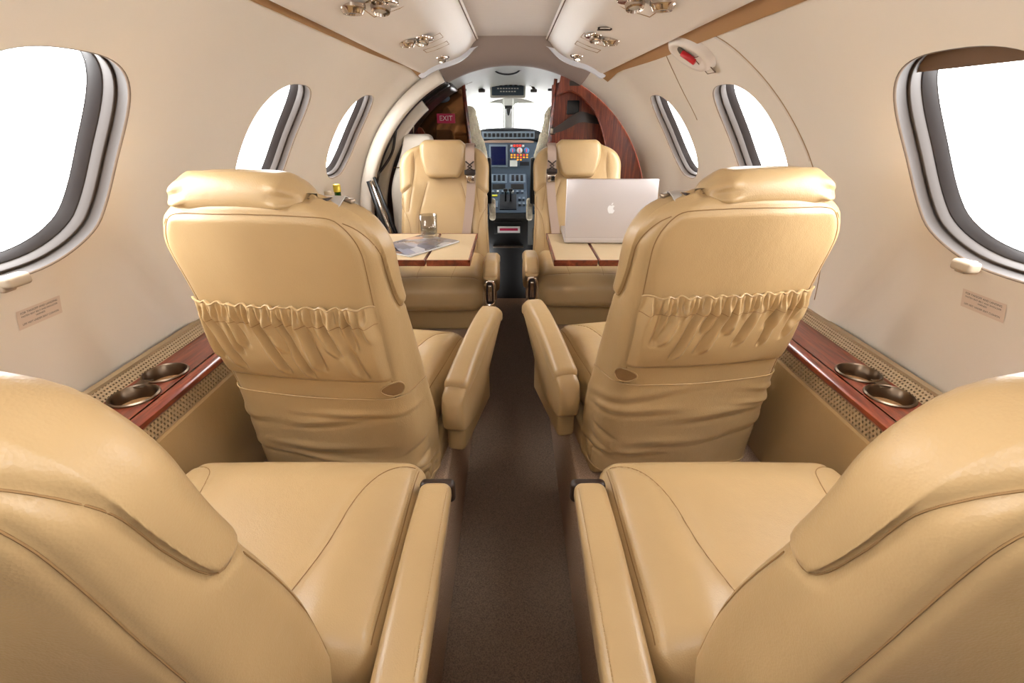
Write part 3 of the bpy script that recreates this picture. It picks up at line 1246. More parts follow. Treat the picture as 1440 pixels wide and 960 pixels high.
def make_headrest(kind, parent, mir):
    if kind == 'far':
        # slab with a rounded, narrowing lower edge on the front face
        V, F = rbox(0.113, 0.026, 0.088, 0.024, step=0.012, arc=4)
        k = (V[:, 2] + 0.085) / 0.17
        V[:, 0] *= 0.70 + 0.30 * np.sin(np.clip(k * 1.5, 0, 1) * math.pi / 2) - 0.10 * sm((k - 0.85) / 0.15)
        V[:, 1] += 0.012 * (1 - (V[:, 0] / 0.11) ** 2) * (V[:, 1] > 0)
        V[:, 1] -= 0.15 * V[:, 2]
        V += np.array([0, float(y_rear(0.69)) + B_D - 0.022, 0.712])
        h = mobj('headrest', V, F, 'leather', parent, mir=mir)
        lp = []
        for q in np.linspace(0, 1, 40):
            pass
        return h
    V, F = rbox(0.128, 0.062, 0.034, 0.033, step=0.008, arc=5)
    x, y, z = V[:, 0].copy(), V[:, 1].copy(), V[:, 2].copy()
    e = np.abs(x) / 0.128
    # pinched, gathered ends
    sq = 1 - 0.30 * sm((e - 0.72) / 0.28)
    an = np.arctan2(z / 0.03, y / 0.058)
    wr = 1 + 0.09 * np.sin(an * 8 + 0.4) * sm((e - 0.55) / 0.2) * sm((1.0 - e) / 0.12)
    V[:, 2] = z * sq * wr
    V[:, 1] = y * (1 - 0.12 * sm((e - 0.7) / 0.3)) * wr
    # draped over the top edge: front half hangs lower
    V[:, 2] -= 0.9 * np.clip(V[:, 1] - 0.012, 0, 1) ** 1.1 + 0.25 * np.clip(-V[:, 1] - 0.03, 0, 1)
    V[:, 2] -= 0.012 * e ** 3
    V += np.array([-0.03 if kind == 'mid' else -0.09, float(y_rear(B_ZT)) + 0.056, B_ZT + 0.022])
    h = mobj('headrest', V, F, 'leather', parent, mir=mir)
    return h


def make_belt(kind, parent, mir):
    """shoulder strap coming over the aisle-side shoulder"""
    x = {'far': 0.135, 'mid': 0.125, 'near': -0.02}[kind]
    if kind == 'far':
        pts = curve([(x, -0.135, 0.765), (x, -0.085, 0.782), (x, -0.030, 0.765), (x, 0.006, 0.70), (x + 0.004, 0.020, 0.60), (x - 0.012, 0.06, 0.45),
                     (x - 0.035, 0.11, 0.30)], 60)
    else:
        pts = curve([(x + 0.01, -0.120, 0.758), (x + 0.01, -0.100, 0.7685), (x, -0.06, 0.768), (x, -0.020, 0.742), (x, -0.004, 0.70), (x, 0.02, 0.60)], 50)
    w = 0.022
    V, F = [], []
    tn = np.gradient(pts, axis=0)
    tn /= np.linalg.norm(tn, axis=1, keepdims=True)
    nr = np.cross(np.tile([1.0, 0, 0], (len(pts), 1)), tn)
    rings = []
    for p, q in zip(pts, nr):
        rings.append([p + np.array([-w, 0, 0]) - q * 0.0012, p + np.array([w, 0, 0]) - q * 0.0012,
                      p + np.array([w, 0, 0]) + q * 0.0012, p + np.array([-w, 0, 0]) + q * 0.0012])
    V, F = loft(rings)
    b = mobj('shoulder_belt', V, F, 'belt' if kind == 'far' else 'belt_grey', parent, mir=mir, angle=50)
    if kind == 'far':
        V, F = rbox(0.027, 0.008, 0.012, 0.004, step=0.05, arc=2)
        mobj('belt_adjuster', V + np.array([x, 0.020, 0.655]), F, 'dark_brown_plastic', b, mir=mir)
        V, F = rbox(0.020, 0.007, 0.018, 0.004, step=0.05, arc=2)
        mobj('buckle', V + np.array([x + 0.002, 0.026, 0.622]), F, 'chrome', b, mir=mir)
        mb = MB()
        for s in (-1, 1):
            mb.add(*tube([(x + s * 0.020, 0.018, 0.705), (x - s * 0.010, 0.024, 0.682), (x + s * 0.020, 0.026, 0.662)], 0.004, 6))
        mb.build('belt_keeper', 'dark_brown_plastic', b, mir=mir)
    else:
        V, F = rbox(0.030, 0.012, 0.003, 0.002, step=0.05, arc=2)
        mobj('belt_guide', V + np.array([x - 0.02, -0.104, 0.769]), F, 'dark_brown_plastic', b, mir=mir)
        V, F = rbox(0.014, 0.009, 0.004, 0.003, step=0.05, arc=2)
        mobj('buckle', V + np.array([x + 0.028, -0.080, 0.764]), F, 'brushed_metal', b, mir=mir)
    return b


def make_seat(kind, label, loc, rz, mir, seed, group):
    t = tag(empty('passenger_armchair', loc, rz), label, 'seat', group)
    make_back(kind, t, mir)
    make_cushion(kind, t, mir)
    make_arm(kind, t, mir)
    make_headrest(kind, t, mir)
    make_belt(kind, t, mir)
    if kind == 'mid':
        make_pocket(t, mir, seed)
        make_skirt(t, mir, seed + 7)
    V, F = rbox(0.205, 0.215, 0.056, 0.016, step=0.06, arc=3)
    V[:, 0] *= 1 - 0.05 * (V[:, 2] < 0)
    mobj('base', V + np.array([0.025, 0.245, 0.0565]), F, 'leather_trim', t, mir=mir)
    if kind == 'mid':
        V, F = bx(-0.21, 0.05, -0.035, 0.03, 0.0, 0.022, 0.006)
        mobj('floor_rail_cover', V, F, 'leather_trim', t, mir=mir)
    return t


G1, G2, G3 = 'near row seats facing forward', 'middle row seats facing forward', 'front row seats facing aft'
make_seat('near', 'nearest beige leather seat on the magazine side of the aisle, armrest folded down', (-0.463, 0.324, 0), 0, 1, 1, G1)
make_seat('near', 'nearest beige leather seat on the laptop side of the aisle, armrest folded down', (0.466, 0.324, 0), 0, -1, 2, G1)
make_seat('mid', 'beige leather seat with gathered back pocket, facing the table with the magazine', (-0.438, 0.995, 0), math.radians(-8), 1, 3, G2)
make_seat('mid', 'beige leather seat with gathered back pocket, facing the laptop', (0.440, 1.06, 0), math.radians(8), -1, 5, G2)
make_seat('far', 'tan leather seat facing the camera behind the table with the magazine', (-0.342, 2.53, 0), math.pi, -1, 8, G3)
make_seat('far', 'tan leather seat facing the camera behind the laptop', (0.335, 2.58, 0), math.pi, 1, 9, G3)

# ---------------------------------------------------------------- forward bulkhead, door bay and cockpit shell
def dome(y, hw, top, phis, side=1):
    return [(side * hw * math.cos(math.radians(p)), y, ZC + (top - ZC) * math.sin(math.radians(p))) for p in phis]


CK = [(2.86, 0.775, 1.152), (3.1, 0.77, 1.150), (3.35, 0.75, 1.130), (3.7, 0.71, 1.085), (4.0, 0.66, 1.055), (4.27, 0.60, 1.035)]
phis = list(np.linspace(-37, 217, 60))
CKY = [2.86, 3.0, 3.1, 3.35, 3.5, 3.6, 3.7, 3.8, 3.9, 4.0, 4.12, 4.2, 4.27]
_c = np.array(CK)
V, F = loft([dome(y, np.interp(y, _c[:, 0], _c[:, 1]), np.interp(y, _c[:, 0], _c[:, 2]), phis) for y in CKY], closed=False, cap=False)
keep, side_win = [], {-1: [], 1: []}  # unseen side openings, added to brighten the cockpit
for q in F:
    c = V[list(q)].mean(0)
    if 3.5 < c[1] < 3.9 and 0.72 < c[2] < 0.88:
        side_win[1 if c[0] > 0 else -1].append(q)
    else:
        keep.append(q)
tag(mobj('ceiling_cockpit', V, keep, 'cockpit_white'), kind='structure')
for k, s in enumerate((-1, 1)):
    w = tag(empty('window_%d' % (11 + k)), kind='structure')
    ids = sorted({i for q in side_win[s] for i in q})
    mp_ = {i: k2 for k2, i in enumerate(ids)}
    mobj('pane', V[ids], [tuple(mp_[i] for i in q) for q in side_win[s]], 'window_pane', w)

# nose frame with the two windscreen openings and the centre post
CX = -0.028
outer = [(0.62 * math.cos(math.radians(p)), ZC + 0.66 * math.sin(math.radians(p))) for p in np.linspace(-50, 230, 50)]


def rrect(x0, x1, z0, z1, r, n=5):
    out = []
    for cx, cz, a in ((x1 - r, z1 - r, 0), (x0 + r, z1 - r, 90), (x0 + r, z0 + r, 180), (x1 - r, z0 + r, 270)):
        for k in range(n + 1):
            t = math.radians(a + 90 * k / n)
            out.append((cx + r * math.cos(t), cz + r * math.sin(t)))
    return out


WS = [(CX - 0.46, CX - 0.040), (CX + 0.040, CX + 0.46)]
holes = [rrect(a, b, 0.74, 1.005, 0.03) for a, b in WS]


def plate(name, outer, holes, y0, y1, m, parent=None, smooth=False):
    pts, edges = list(outer), [(i, (i + 1) % len(outer)) for i in range(len(outer))]
    for h in holes:
        b = len(pts)
        pts += h
        edges += [(b + i, b + (i + 1) % len(h)) for i in range(len(h))]
    r = delaunay_2d_cdt([Vector(p) for p in pts], edges, [], 1, 1e-6)
    P = np.array([tuple(v) for v in r[0]])

    def inpoly(q, poly):
        c = False
        j = len(poly) - 1
        for i in range(len(poly)):
            if (poly[i][1] > q[1]) != (poly[j][1] > q[1]) and q[0] < (poly[j][0] - poly[i][0]) * (q[1] - poly[i][1]) / (poly[j][1] - poly[i][1]) + poly[i][0]:
                c = not c
            j = i
        return c
    tri = []
    for f in r[2]:
        q = P[list(f)].mean(0)
        if any(inpoly(q, h) for h in holes):
            continue
        tri.append(tuple(f))
    n = len(P)
    V = np.array([(x, y0, z) for x, z in P] + [(x, y1, z) for x, z in P])
    F = [t for t in tri] + [tuple(i + n for i in reversed(t)) for t in tri]
    # rims
    cnt = {}
    for t in tri:
        for k in range(len(t)):
            e = (t[k], t[(k + 1) % len(t)])
            cnt[tuple(sorted(e))] = cnt.get(tuple(sorted(e)), []) + [e]
    for k, l in cnt.items():
        if len(l) == 1:
            a, b = l[0]
            F.append((b, a, a + n, b + n))
    return mobj(name, V, F, m, parent, smooth=smooth)


tag(plate('wall_nose', outer, holes, 4.25, 4.29, 'cockpit_white'), kind='structure')
for k, h in enumerate(holes):
    w = tag(empty('window_%d' % (9 + k)), kind='structure')
    V = [(x, 4.27, z) for x, z in h]
    mobj('pane', V, [tuple(range(len(V)))], 'window_pane', w, smooth=False)
    V, F = tube([(x, 4.248, z) for x, z in h], 0.006, 6, closed=True)
    mobj('frame', V, F, 'cockpit_white', w)
# centre post
post = tag(empty('trim_5'), kind='structure')
V, F = rbox(0.034, 0.02, 0.14, 0.014, step=0.05, arc=3)
mobj('windscreen_post', V + np.array([CX, 4.225, 0.885]), F, 'cockpit_white', post)
V, F = rbox(0.040, 0.028, 0.032, 0.014, step=0.05, arc=3)
mobj('post_head', V + np.array([CX, 4.20, 1.005]), F, 'cockpit_white', post)
comp = tag(empty('compass', (CX, 4.19, 0.955)), 'small black compass hanging on the white windscreen post', 'compass')
V, F = rbox(0.030, 0.02, 0.012, 0.006, step=0.05, arc=2)
mobj('mount', V + np.array([0, 0, 0.018]), F, 'black_plastic', comp)
V, F = lathe([(0.004, -0.042), (0.016, -0.028), (0.022, -0.008), (0.020, 0.012), (0.0, 0.014)], 14)
mobj('bowl', V, F, 'black_plastic', comp)

# cockpit lower sides and nose bulkhead below the windscreen
for k, (a_, b_) in enumerate((((-0.80, -0.60), (2.86, 4.29)), ((0.60, 0.80), (2.86, 4.29)), ((-0.80, 0.80), (4.27, 4.31)))):
    V, F = bx(a_[0], a_[1], b_[0], b_[1], -0.37, 0.06 if k < 2 else 0.40)
    tag(mobj('wall_%s' % ('cockpit_left', 'cockpit_right', 'cockpit_front')[k], V, F, 'panel_dark', smooth=False), kind='structure')
# cockpit floor
V, F = bx(-0.75, 0.75, 3.3, 4.28, -0.37, -0.352)
tag(mobj('floor_cockpit', V, F, 'aisle_carpet', smooth=False), kind='structure')

# right wooden bulkhead with an arched niche
yb = 2.862
rim = [(RY(yb) * math.cos(math.radians(a)), ZC + RY(yb) * math.sin(math.radians(a))) for a in np.linspace(76, -29, 40)]
arch = curve([(0.530, 0.60), (0.528, 0.70), (0.508, 0.775), (0.487, 0.84), (0.449, 0.917), (0.40, 0.972), (0.35, 1.010), (0.299, 1.026), (0.236, 1.004)], 40)
pol = [(0.262, 1.125)] + rim[2:] + [(0.40, 0.01), (0.530, 0.01)] + list(map(tuple, arch))
bh = tag(empty('wall_bulkhead_right'), kind='structure')
plate('veneer_panel', pol, [], yb, yb + 0.03, 'wood_upright', bh)
V, F = tube([(x, yb + 0.002, z) for x, z in arch], 0.005, 8)
mobj('niche_edge', V, F, 'wood_edge', bh)
plate('niche_back', [(0.205, 0.0), (0.70, 0.0), (0.66, 0.95), (0.30, 1.09), (0.22, 1.06)], [], 2.985, 3.01, 'wood_upright', bh)
V, F = tube([(0.208, 2.98, 0.2), (0.212, 2.98, 0.75), (0.230, 2.98, 1.0), (0.238, 2.98, 1.09)], 0.010, 8)
mobj('edge_moulding', V, F, 'wood_edge', bh)
V, F = bx(0.305, 0.372, 2.972, 2.986, 0.915, 0.985, 0.004)
mobj('black_vent', V, F, 'black_plastic', bh)
V, F = bx(0.30, 0.36, 2.855, 2.864, 1.050, 1.075, 0.004)
mobj('marker_light', V, F, 'dark_brown_plastic', bh)
hd = tag(empty('grab_handle', (0.23, 2.965, 0.83)), 'dark brown leather grab strap on the wooden niche back', 'handle')
pts = curve([(0.0, 0, 0.0), (0.05, -0.012, 0.022), (0.10, -0.02, 0.050), (0.15, -0.02, 0.072), (0.22, -0.012, 0.060), (0.275, 0, 0.045)], 40)
rings = []
for k, p in enumerate(pts):
    h = 0.008 + 0.016 * math.sin(math.pi * k / (len(pts) - 1)) + 0.004
    rings.append([p + np.array(q) for q in ((0, -0.006, -h), (0, 0.006, -h), (0, 0.006, h), (0, -0.006, h))])
V, F = loft(rings)
mobj('strap', V, F, 'dark_brown_plastic', hd, angle=50)
for x, z in ((0.0, 0.0), (0.275, 0.045)):
    V, F = rbox(0.014, 0.012, 0.018, 0.006, step=0.05, arc=2)
    mobj('anchor', V + np.array([x, 0.006, z]), F, 'brushed_metal', hd)

# left side: padded cabinet, door surround, dark glossy partition with the exit sign
lp = tag(empty('wall_bulkhead_left'), kind='structure')
phl = np.linspace(75, -20, 30)
rimL = [(-0.757 * math.cos(math.radians(a)), ZC + 0.752 * math.sin(math.radians(a))) for a in phl]
plate('dark_panel', [(-0.285, 1.11)] + rimL[1:] + [(-0.24, 0.12), (-0.262, 0.69)], [], 3.30, 3.32, 'mirror_panel', lp)
V, F = tube([(-0.235, 3.298, 0.1), (-0.262, 3.298, 0.69), (-0.281, 3.298, 0.92), (-0.298, 3.298, 1.125)], 0.012, 8)
mobj('wood_edging', V, F, 'wood_edge', lp)
plate('lower_wood', [(-0.74, 0.1), (-0.60, 0.1), (-0.48, 0.70), (-0.56, 0.84), (-0.62, 0.86)], [], 3.27, 3.296, 'wood_upright', lp)
V, F = bx(-0.50, -0.25, 3.262, 3.298, 0.60, 0.725, 0.01)
mobj('black_shelf', V, F, 'black_plastic', lp)
V, F = lathe([(0.0, 0.004), (0.030, 0.004), (0.036, 0.0)], 24)
V = np.stack([V[:, 0] * 1.3, -V[:, 2], V[:, 1] * 0.7], 1) + np.array([-0.425, 3.296, 1.006])
mobj('oval_window', V, F, 'panel_grey', lp)

ex = tag(empty('exit_sign', (-0.408, 3.292, 0.894)), 'small red sign with white EXIT lettering on dark panel', 'sign')
V, F = bx(-0.056, 0.056, -0.004, 0.006, -0.027, 0.027, 0.002)
mobj('plate', V, F, 'exit_red', ex, smooth=False)
V, F = text_mesh('EXIT', 0.040, 0.0006)
V = np.stack([V[:, 0], -0.005 - V[:, 2], V[:, 1]], 1)
mobj('lettering', V, F, 'white_mark', ex, smooth=False)

# door surround arches
dr = tag(empty('door_1'), kind='structure')


def arch_band(name, y0, y1, r0, r1, m, pa=64.0, pb=-20.0, bulge=0.012, shift=0.0):
    rows = []
    for a in np.linspace(pb, pa, 50):
        ca, sa = math.cos(math.radians(a)), math.sin(math.radians(a))
        yy = shift * (a - 20) / 45
        ring = []
        for k in range(12):
            t = 2 * math.pi * k / 12
            y = (y0 + y1) / 2 + (y1 - y0) / 2 * np.sign(math.cos(t)) * abs(math.cos(t)) ** 0.6 + yy
            r = (r0 + r1) / 2 + (r1 - r0) / 2 * np.sign(math.sin(t)) * abs(math.sin(t)) ** 0.6
            ring.append((-r * ca, y, ZC + r * sa))
        rows.append(ring)
    V, F = loft(rows)
    return mobj(name, V, F, m, dr)


arch_band('door_surround', 2.640, 2.715, 0.752, 0.82, 'cabinet_cream')
arch_band('seal_gap', 2.716, 2.760, 0.752, 0.79, 'dark_brown_plastic')
arch_band('inner_surround', 2.762, 2.815, 0.705, 0.78, 'cabinet_cream', pa=52)
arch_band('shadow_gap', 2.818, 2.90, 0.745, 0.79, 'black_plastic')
arch_band('door_lining', 2.90, 3.29, 0.735, 0.77, 'dark_brown_plastic')
V, F = tube(curve([(-0.66, 2.82, 0.70), (-0.585, 2.84, 0.83), (-0.50, 2.86, 0.955), (-0.45, 2.87, 1.03), (-0.40, 2.88, 1.075)], 30), np.linspace(0.030, 0.018, 30)[:len(curve([(-0.66, 2.82, 0.70), (-0.585, 2.84, 0.83), (-0.50, 2.86, 0.955), (-0.45, 2.87, 1.03), (-0.40, 2.88, 1.075)], 30))], 8)
mobj('door_strut', V, F, 'rubber_grey', dr)
V, F = tube(curve([(-0.745, 2.68, 0.60), (-0.69, 2.71, 0.65), (-0.635, 2.74, 0.73), (-0.61, 2.75, 0.82), (-0.59, 2.77, 0.92)], 40), 0.007, 8)
mobj('support_cable', V, F, 'dark_brown_plastic', dr)
V, F = tube([(-0.545, 2.86, 0.68), (-0.535, 2.87, 0.86), (-0.50, 2.88, 0.96)], 0.004, 6)
mobj('lift_rod', V, F, 'chrome', dr)

cb = tag(empty('padded_cabinet', (-0.545, 2.80, 0)), 'cream padded low cabinet tucked behind the front left seat', 'cabinet')
V, F = rbox(0.125, 0.045, 0.41, 0.035, step=0.02, arc=4)
V[:, 0] = np.where(V[:, 0] < 0, V[:, 0] * (1 - 0.75 * sm((V[:, 2] - 0.10) / 0.31)), V[:, 0])
mobj('body', V + np.array([0, 0, 0.41]), F, 'cabinet_cream', cb)
V, F = tube([(-0.09, -0.046, 0.655), (0.124, -0.046, 0.655)], 0.003, 6)
mobj('piping', V, F, 'thread', cb)

hr = tag(empty('door_handrail', (-0.70, 2.56, 0.0)), 'black and chrome folding handrail beside the left front door', 'handrail')
V, F = tube([(-0.03, 0.06, 0.60), (0.05, 0.06, 0.32), (0.06, 0.06, 0.02)], 0.010, 10)
mobj('chrome_rail', V, F, 'chrome', hr)
V, F = tube([(-0.045, 0.07, 0.60), (0.020, 0.07, 0.32), (0.03, 0.07, 0.02)], 0.013, 10)
mobj('black_rail', V, F, 'black_plastic', hr)
V, F = tube([(-0.012, 0.06, 0.62), (0.078, 0.06, 0.32), (0.085, 0.06, 0.02)], 0.008, 10)
mobj('black_rail', V, F, 'black_plastic', hr)

# emergency hatch on the right wall
ht = tag(empty('door_2'), kind='structure')
seam = curve([(2.02, 36), (1.985, 44), (1.90, 51), (1.80, 56), (1.70, 58.6), (1.58, 58.4), (1.46, 56.2), (1.40, 52.5), (1.365, 46.5), (1.342, 40.6), (1.325, 34.6),
              (1.312, 29.6), (1.306, 24), (1.305, 12), (1.31, 3)], 140)
P = wall_pt(seam[:, 0], seam[:, 1], 1, -0.0008)
V, F = tube(P, 0.0013, 6)
mobj('hatch_seam', V, F, 'seam_tan', ht)
seam2 = seam[28:112]
P = wall_pt(seam2[:, 0] + 0.004 * np.sign(1.66 - seam2[:, 0]), seam2[:, 1] - 0.25, 1, -0.001)
V, F = tube(P, 0.0032, 6)
mobj('hatch_bead', V, F, 'psu_paint', ht)


def on_wall(y0, y1, p0, p1, out0, nY=8, nP=8, side=1, skew=0.0):
    rows = []
    for p in np.linspace(p0, p1, nP):
        yy = np.linspace(y0, y1, nY) + skew * (p - p0)
        rows.append(wall_pt(yy, np.full(nY, p), side, out0))
    V, F = loft(rows, closed=False, cap=False)
    return V, F


# handle escutcheon: an oval dish with the lever across it
t = np.linspace(0, 2 * math.pi, 40, endpoint=False)
rings = []
for k, d in ((1.0, 0.0), (0.95, -0.012), (0.84, -0.021), (0.68, -0.020), (0.45, -0.010), (0.0, -0.006)):
    rings.append(wall_pt(1.625 + 0.105 * k * np.cos(t), 53.0 + 4.6 * k * np.sin(t) + 1.0 * k * np.cos(t), 1, d))
V, F = loft(rings, cap=False)
mobj('handle_dish', V, [q[::-1] for q in F], 'psu_paint', ht)
V, F = on_wall(1.635, 1.705, 52.8, 55.6, -0.0135)
mobj('handle_recess', V, F, 'dark_brown_plastic', ht)
c0 = wall_pt(np.array([1.640, 1.615]), np.array([54.2, 51.4]), 1, -0.018)
V, F = tube(np.vstack([c0[0], c0.mean(0) , c0[1]]), 0.009, 8)
mobj('red_lever', V, F, 'red_lever', ht)
c1 = wall_pt(np.array([1.61, 1.58]), np.array([51.4, 49.0]), 1, -0.010)
V, F = on_wall(1.560, 1.615, 48.0, 52.0, -0.0135)
mobj('lever_cover', V, F, 'psu_paint', ht)
ol = wall_pt(np.array([1.558, 1.617, 1.617, 1.558]), np.array([47.9, 47.9, 52.1, 52.1]), 1, -0.0135)
V, F = tube(ol, 0.0012, 5, closed=True)
mobj('cover_outline', V, F, 'thread', ht)

# ---------------------------------------------------------------- ceiling fittings
LB_ = []


def reading_light(x, y, label, big=1.0, lit=False):
    t = tag(empty('reading_light', (x, y, psu_z(x) - 0.001)), label, 'reading light', 'chrome reading lights on the ceiling service panels')
    s = big
    V, F = lathe([(0.012 * s, -0.004), (0.034 * s, -0.006), (0.036 * s, -0.003), (0.036 * s, 0.003)], 28)
    mobj('bezel', V, [q for q in F], 'chrome', t, angle=50)
    V, F = lathe([(0.014 * s, -0.004), (0.020 * s, -0.010 * s), (0.018 * s, -0.019 * s), (0.014 * s, -0.021 * s), (0.012 * s, -0.016 * s)], 24)
    a = math.radians(18)
    V = V @ np.array([[1, 0, 0], [0, math.cos(a), -math.sin(a)], [0, math.sin(a), math.cos(a)]])
    mobj('eyeball', V, F, 'chrome', t, angle=50)
    V, F = lathe([(0.0, -0.0155 * s), (0.0125 * s, -0.0155 * s)], 20)
    V = V @ np.array([[1, 0, 0], [0, math.cos(a), -math.sin(a)], [0, math.sin(a), math.cos(a)]])
    mobj('lens', V, F, 'lamp_lit' if lit else 'lamp_lens', t)
    return t


def air_vent(x, y, label):
    t = tag(empty('air_vent', (x, y, psu_z(x) - 0.001)), label, 'air vent', 'round air vents on the ceiling service panels')
    V, F = lathe([(0.0, -0.010), (0.010, -0.008), (0.014, -0.016), (0.021, -0.016), (0.026, -0.007), (0.030, -0.004), (0.030, 0.003)], 26)
    mobj('nozzle', V, F, 'chrome', t, angle=40)
    V, F = lathe([(0.0, -0.015), (0.008, -0.014), (0.009, -0.008)], 16)
    mobj('centre_knob', V, F, 'black_plastic', t)
    return t


for side, nm, dx in ((-1, 'left', 0.0), (1, 'right', -0.02)):
    x0 = side * (0.300 + dx)
    reading_light(x0, 1.325, 'large chrome reading light nearest the camera on the %s ceiling panel' % nm, 1.15)
    air_vent(x0 + side * 0.055, 1.285, 'chrome air nozzle beside the nearest light on the %s ceiling panel' % nm)
    reading_light(x0 - side * 0.004, 1.88, 'chrome reading light midway along the %s ceiling panel' % nm)
    air_vent(x0 + side * 0.048, 1.865, 'chrome air nozzle midway along the %s ceiling panel' % nm)
    reading_light(x0 + side * 0.005, 2.43, 'chrome reading light farthest forward on the %s ceiling panel' % nm, 0.9, side > 0)
    hp = bpy.data.objects['trim_3' if side < 0 else 'trim_4']
    for (ya, yb_, xa, xb) in ((1.30, 1.44, 0.215, 0.345), (1.72, 1.80, 0.27, 0.33), (1.93, 2.02, 0.245, 0.335), (2.12, 2.20, 0.245, 0.335)):
        lpn = []
        for (x, y) in [(xa, ya), ((xa + xb) / 2, ya), (xb, ya), (xb, yb_), ((xa + xb) / 2, yb_), (xa, yb_)]:
            lpn.append((side * x, y, psu_z(x) - 0.0006))
        if ya == 1.72:
            continue
        V, F = tube(lpn, 0.0013, 5, closed=True)
        mobj('access_panel_outline', V, F, 'seam_tan', hp)
sp = tag(empty('oval_sensor', (0.278, 1.713, psu_z(0.278) - 0.006)), 'small dark oval sensor between lights on the right ceiling panel', 'sensor')
V, F = rbox(0.022, 0.012, 0.004, 0.0039, step=0.02, arc=3)
mobj('grille', V, F, 'dark_brown_plastic', sp)
V, F = tube([(0.024 * math.cos(a), 0.014 * math.sin(a), 0.0) for a in np.linspace(0, 2 * math.pi, 24, endpoint=False)], 0.0018, 5, closed=True)
mobj('rim', V, F, 'psu_paint', sp)

# window latches
for side, yk, nm in ((-1, 0.775, 'left'), (1, 0.862, 'right')):
    k = tag(empty('window_latch'), 'cream plastic shade latch on the sill of the nearest %s window' % nm, 'latch', 'window shade latches')
    c = wall_pt(np.array([yk]), np.array([18.2]), side, -0.012)[0]
    V, F = rbox(0.012, 0.022, 0.010, 0.006, step=0.05, arc=3)
    a = side * math.radians(-18)
    mobj('catch', V + c, F, 'latch_cream', k)
    V, F = rbox(0.012, 0.012, 0.012, 0.004, step=0.05, arc=2)
    mobj('stem', V + c + np.array([side * 0.012, 0.010 * side, -0.004]), F, 'latch_cream', k)

# seat-belt placards
LINES = [('FOR TAKEOFF AND LANDING', 0.0056, 0.0115), ('FASTEN SEAT BELT AND SHOULDER', 0.0046, 0.0048), ('HARNESS', 0.0046, -0.0012),
         ('LIFE VEST UNDER SEAT CUSHION', 0.0050, -0.0098)]
for side, yk, pk, nm in ((-1, 0.831, 12.6, 'left'), (1, 0.836, 13.4, 'right')):
    pl = tag(empty('placard'), 'small beige seat belt notice with dark lettering below the nearest %s window' % nm, 'placard', 'seat belt placards')

    def pw(a, b, out):
        return wall_pt(yk - side * 0 + (a if side < 0 else -a), pk + np.degrees(b / 0.89), side, out)
    g = [(a, b) for b in np.linspace(-0.018, 0.018, 5) for a in np.linspace(-0.045, 0.045, 9)]
    V = np.array([pw(np.array(a), np.array(b), -0.0014) for a, b in g])
    F = [(i * 9 + k, i * 9 + k + 1, (i + 1) * 9 + k + 1, (i + 1) * 9 + k) for i in range(4) for k in range(8)]
    mobj('plate', V, F, 'placard', pl)
    mb = MB()
    for body, size, dz in LINES:
        tv, tf = text_mesh(body, size, 0.0)
        w = tv[:, 0].max() - tv[:, 0].min()
        if w > 0.084:
            tv[:, 0] *= 0.084 / w
        V = np.array([pw(np.array(a), np.array(b + dz), -0.0019) for a, b in tv[:, :2]])
        mb.add(V, tf)
    mb.build('lettering', 'ink', pl, smooth=False)
#PART4

# ---------------------------------------------------------------- tables and what lies on them
TZ = 0.430


def table(side, label):
    t = tag(empty('folding_table', (0, 0, 0)), label, 'table', 'fold-out tables with cherry wood edges')
    y0, y1 = 1.712, 2.16
    xi, xf, xo = 0.152, 0.314, 0.665
    for a, b in ((xi, xf - 0.003), (xf + 0.003, xo)):
        V, F = bx(*sorted((side * (a + 0.007), side * (b - (0 if b < 0.5 else 0.007)))), y0 + 0.007, y1 - 0.007, TZ - 0.004, TZ)
        lf = mobj('leather_leaf', V, F, 'table_leather', t, smooth=False)
        V, F = bx(*sorted((side * a, side * b)), y0, y1, TZ - 0.022, TZ - 0.0035, 0.003)
        mobj('wood_frame', V, F, 'wood_edge', lf)
        for q0, q1 in ((y0, y0 + 0.007), (y1 - 0.007, y1)):
            V, F = bx(*sorted((side * a, side * b)), q0, q1, TZ - 0.006, TZ + 0.0008)
            mobj('wood_lip', V, F, 'wood_edge', lf, smooth=False)
        xe = a if a == xi else b - 0.007
        V, F = bx(*sorted((side * xe, side * (xe + 0.007))), y0, y1, TZ - 0.006, TZ + 0.0008)
        mobj('wood_lip', V, F, 'wood_edge', lf, smooth=False)
    V, F = bx(*sorted((side * 0.60, side * 0.735)), 1.86, 2.02, 0.371, TZ - 0.021, 0.006)
    mobj('slide_bracket', V, F, 'leather_trim', t)
    return t


table(-1, 'open table with leather top and cherry edge holding the magazine')
table(1, 'open table with leather top and cherry edge under the laptop')

# laptop
lt = tag(empty('laptop', (0.395, 1.962, TZ + 0.001), math.radians(-1.5)), 'open silver laptop on the right table, lid towards the camera', 'laptop')
V, F = rbox(0.181, 0.125, 0.011, 0.006, step=0.05, arc=3)
mobj('base', V + np.array([0, 0.125, 0.0125]), F, 'laptop_metal', lt)
V, F = bx(-0.155, 0.155, 0.03, 0.13, 0.0232, 0.0250, 0.0008)
mobj('keyboard', V, F, 'black_plastic', lt)
tilt = math.radians(5)
Rt = np.array([[1, 0, 0], [0, math.cos(tilt), math.sin(tilt)], [0, -math.sin(tilt), math.cos(tilt)]])
V, F = rbox(0.181, 0.0045, 0.116, 0.0044, step=0.06, arc=3)
lid = mobj('lid', (V + np.array([0, 0, 0.118])) @ Rt.T + np.array([0, 0.004, 0.018]), F, 'laptop_metal', lt)
V, F = bx(-0.168, 0.168, 0.0042, 0.0052, 0.018, 0.222)
mobj('display', V @ Rt.T + np.array([0, 0.004, 0.018]), F, 'panel_dark', lid, smooth=False)
V, F = tube([(-0.14, 0.007, 0.021), (0.14, 0.007, 0.021)], 0.005, 8)
mobj('hinge', V, F, 'laptop_metal', lt)
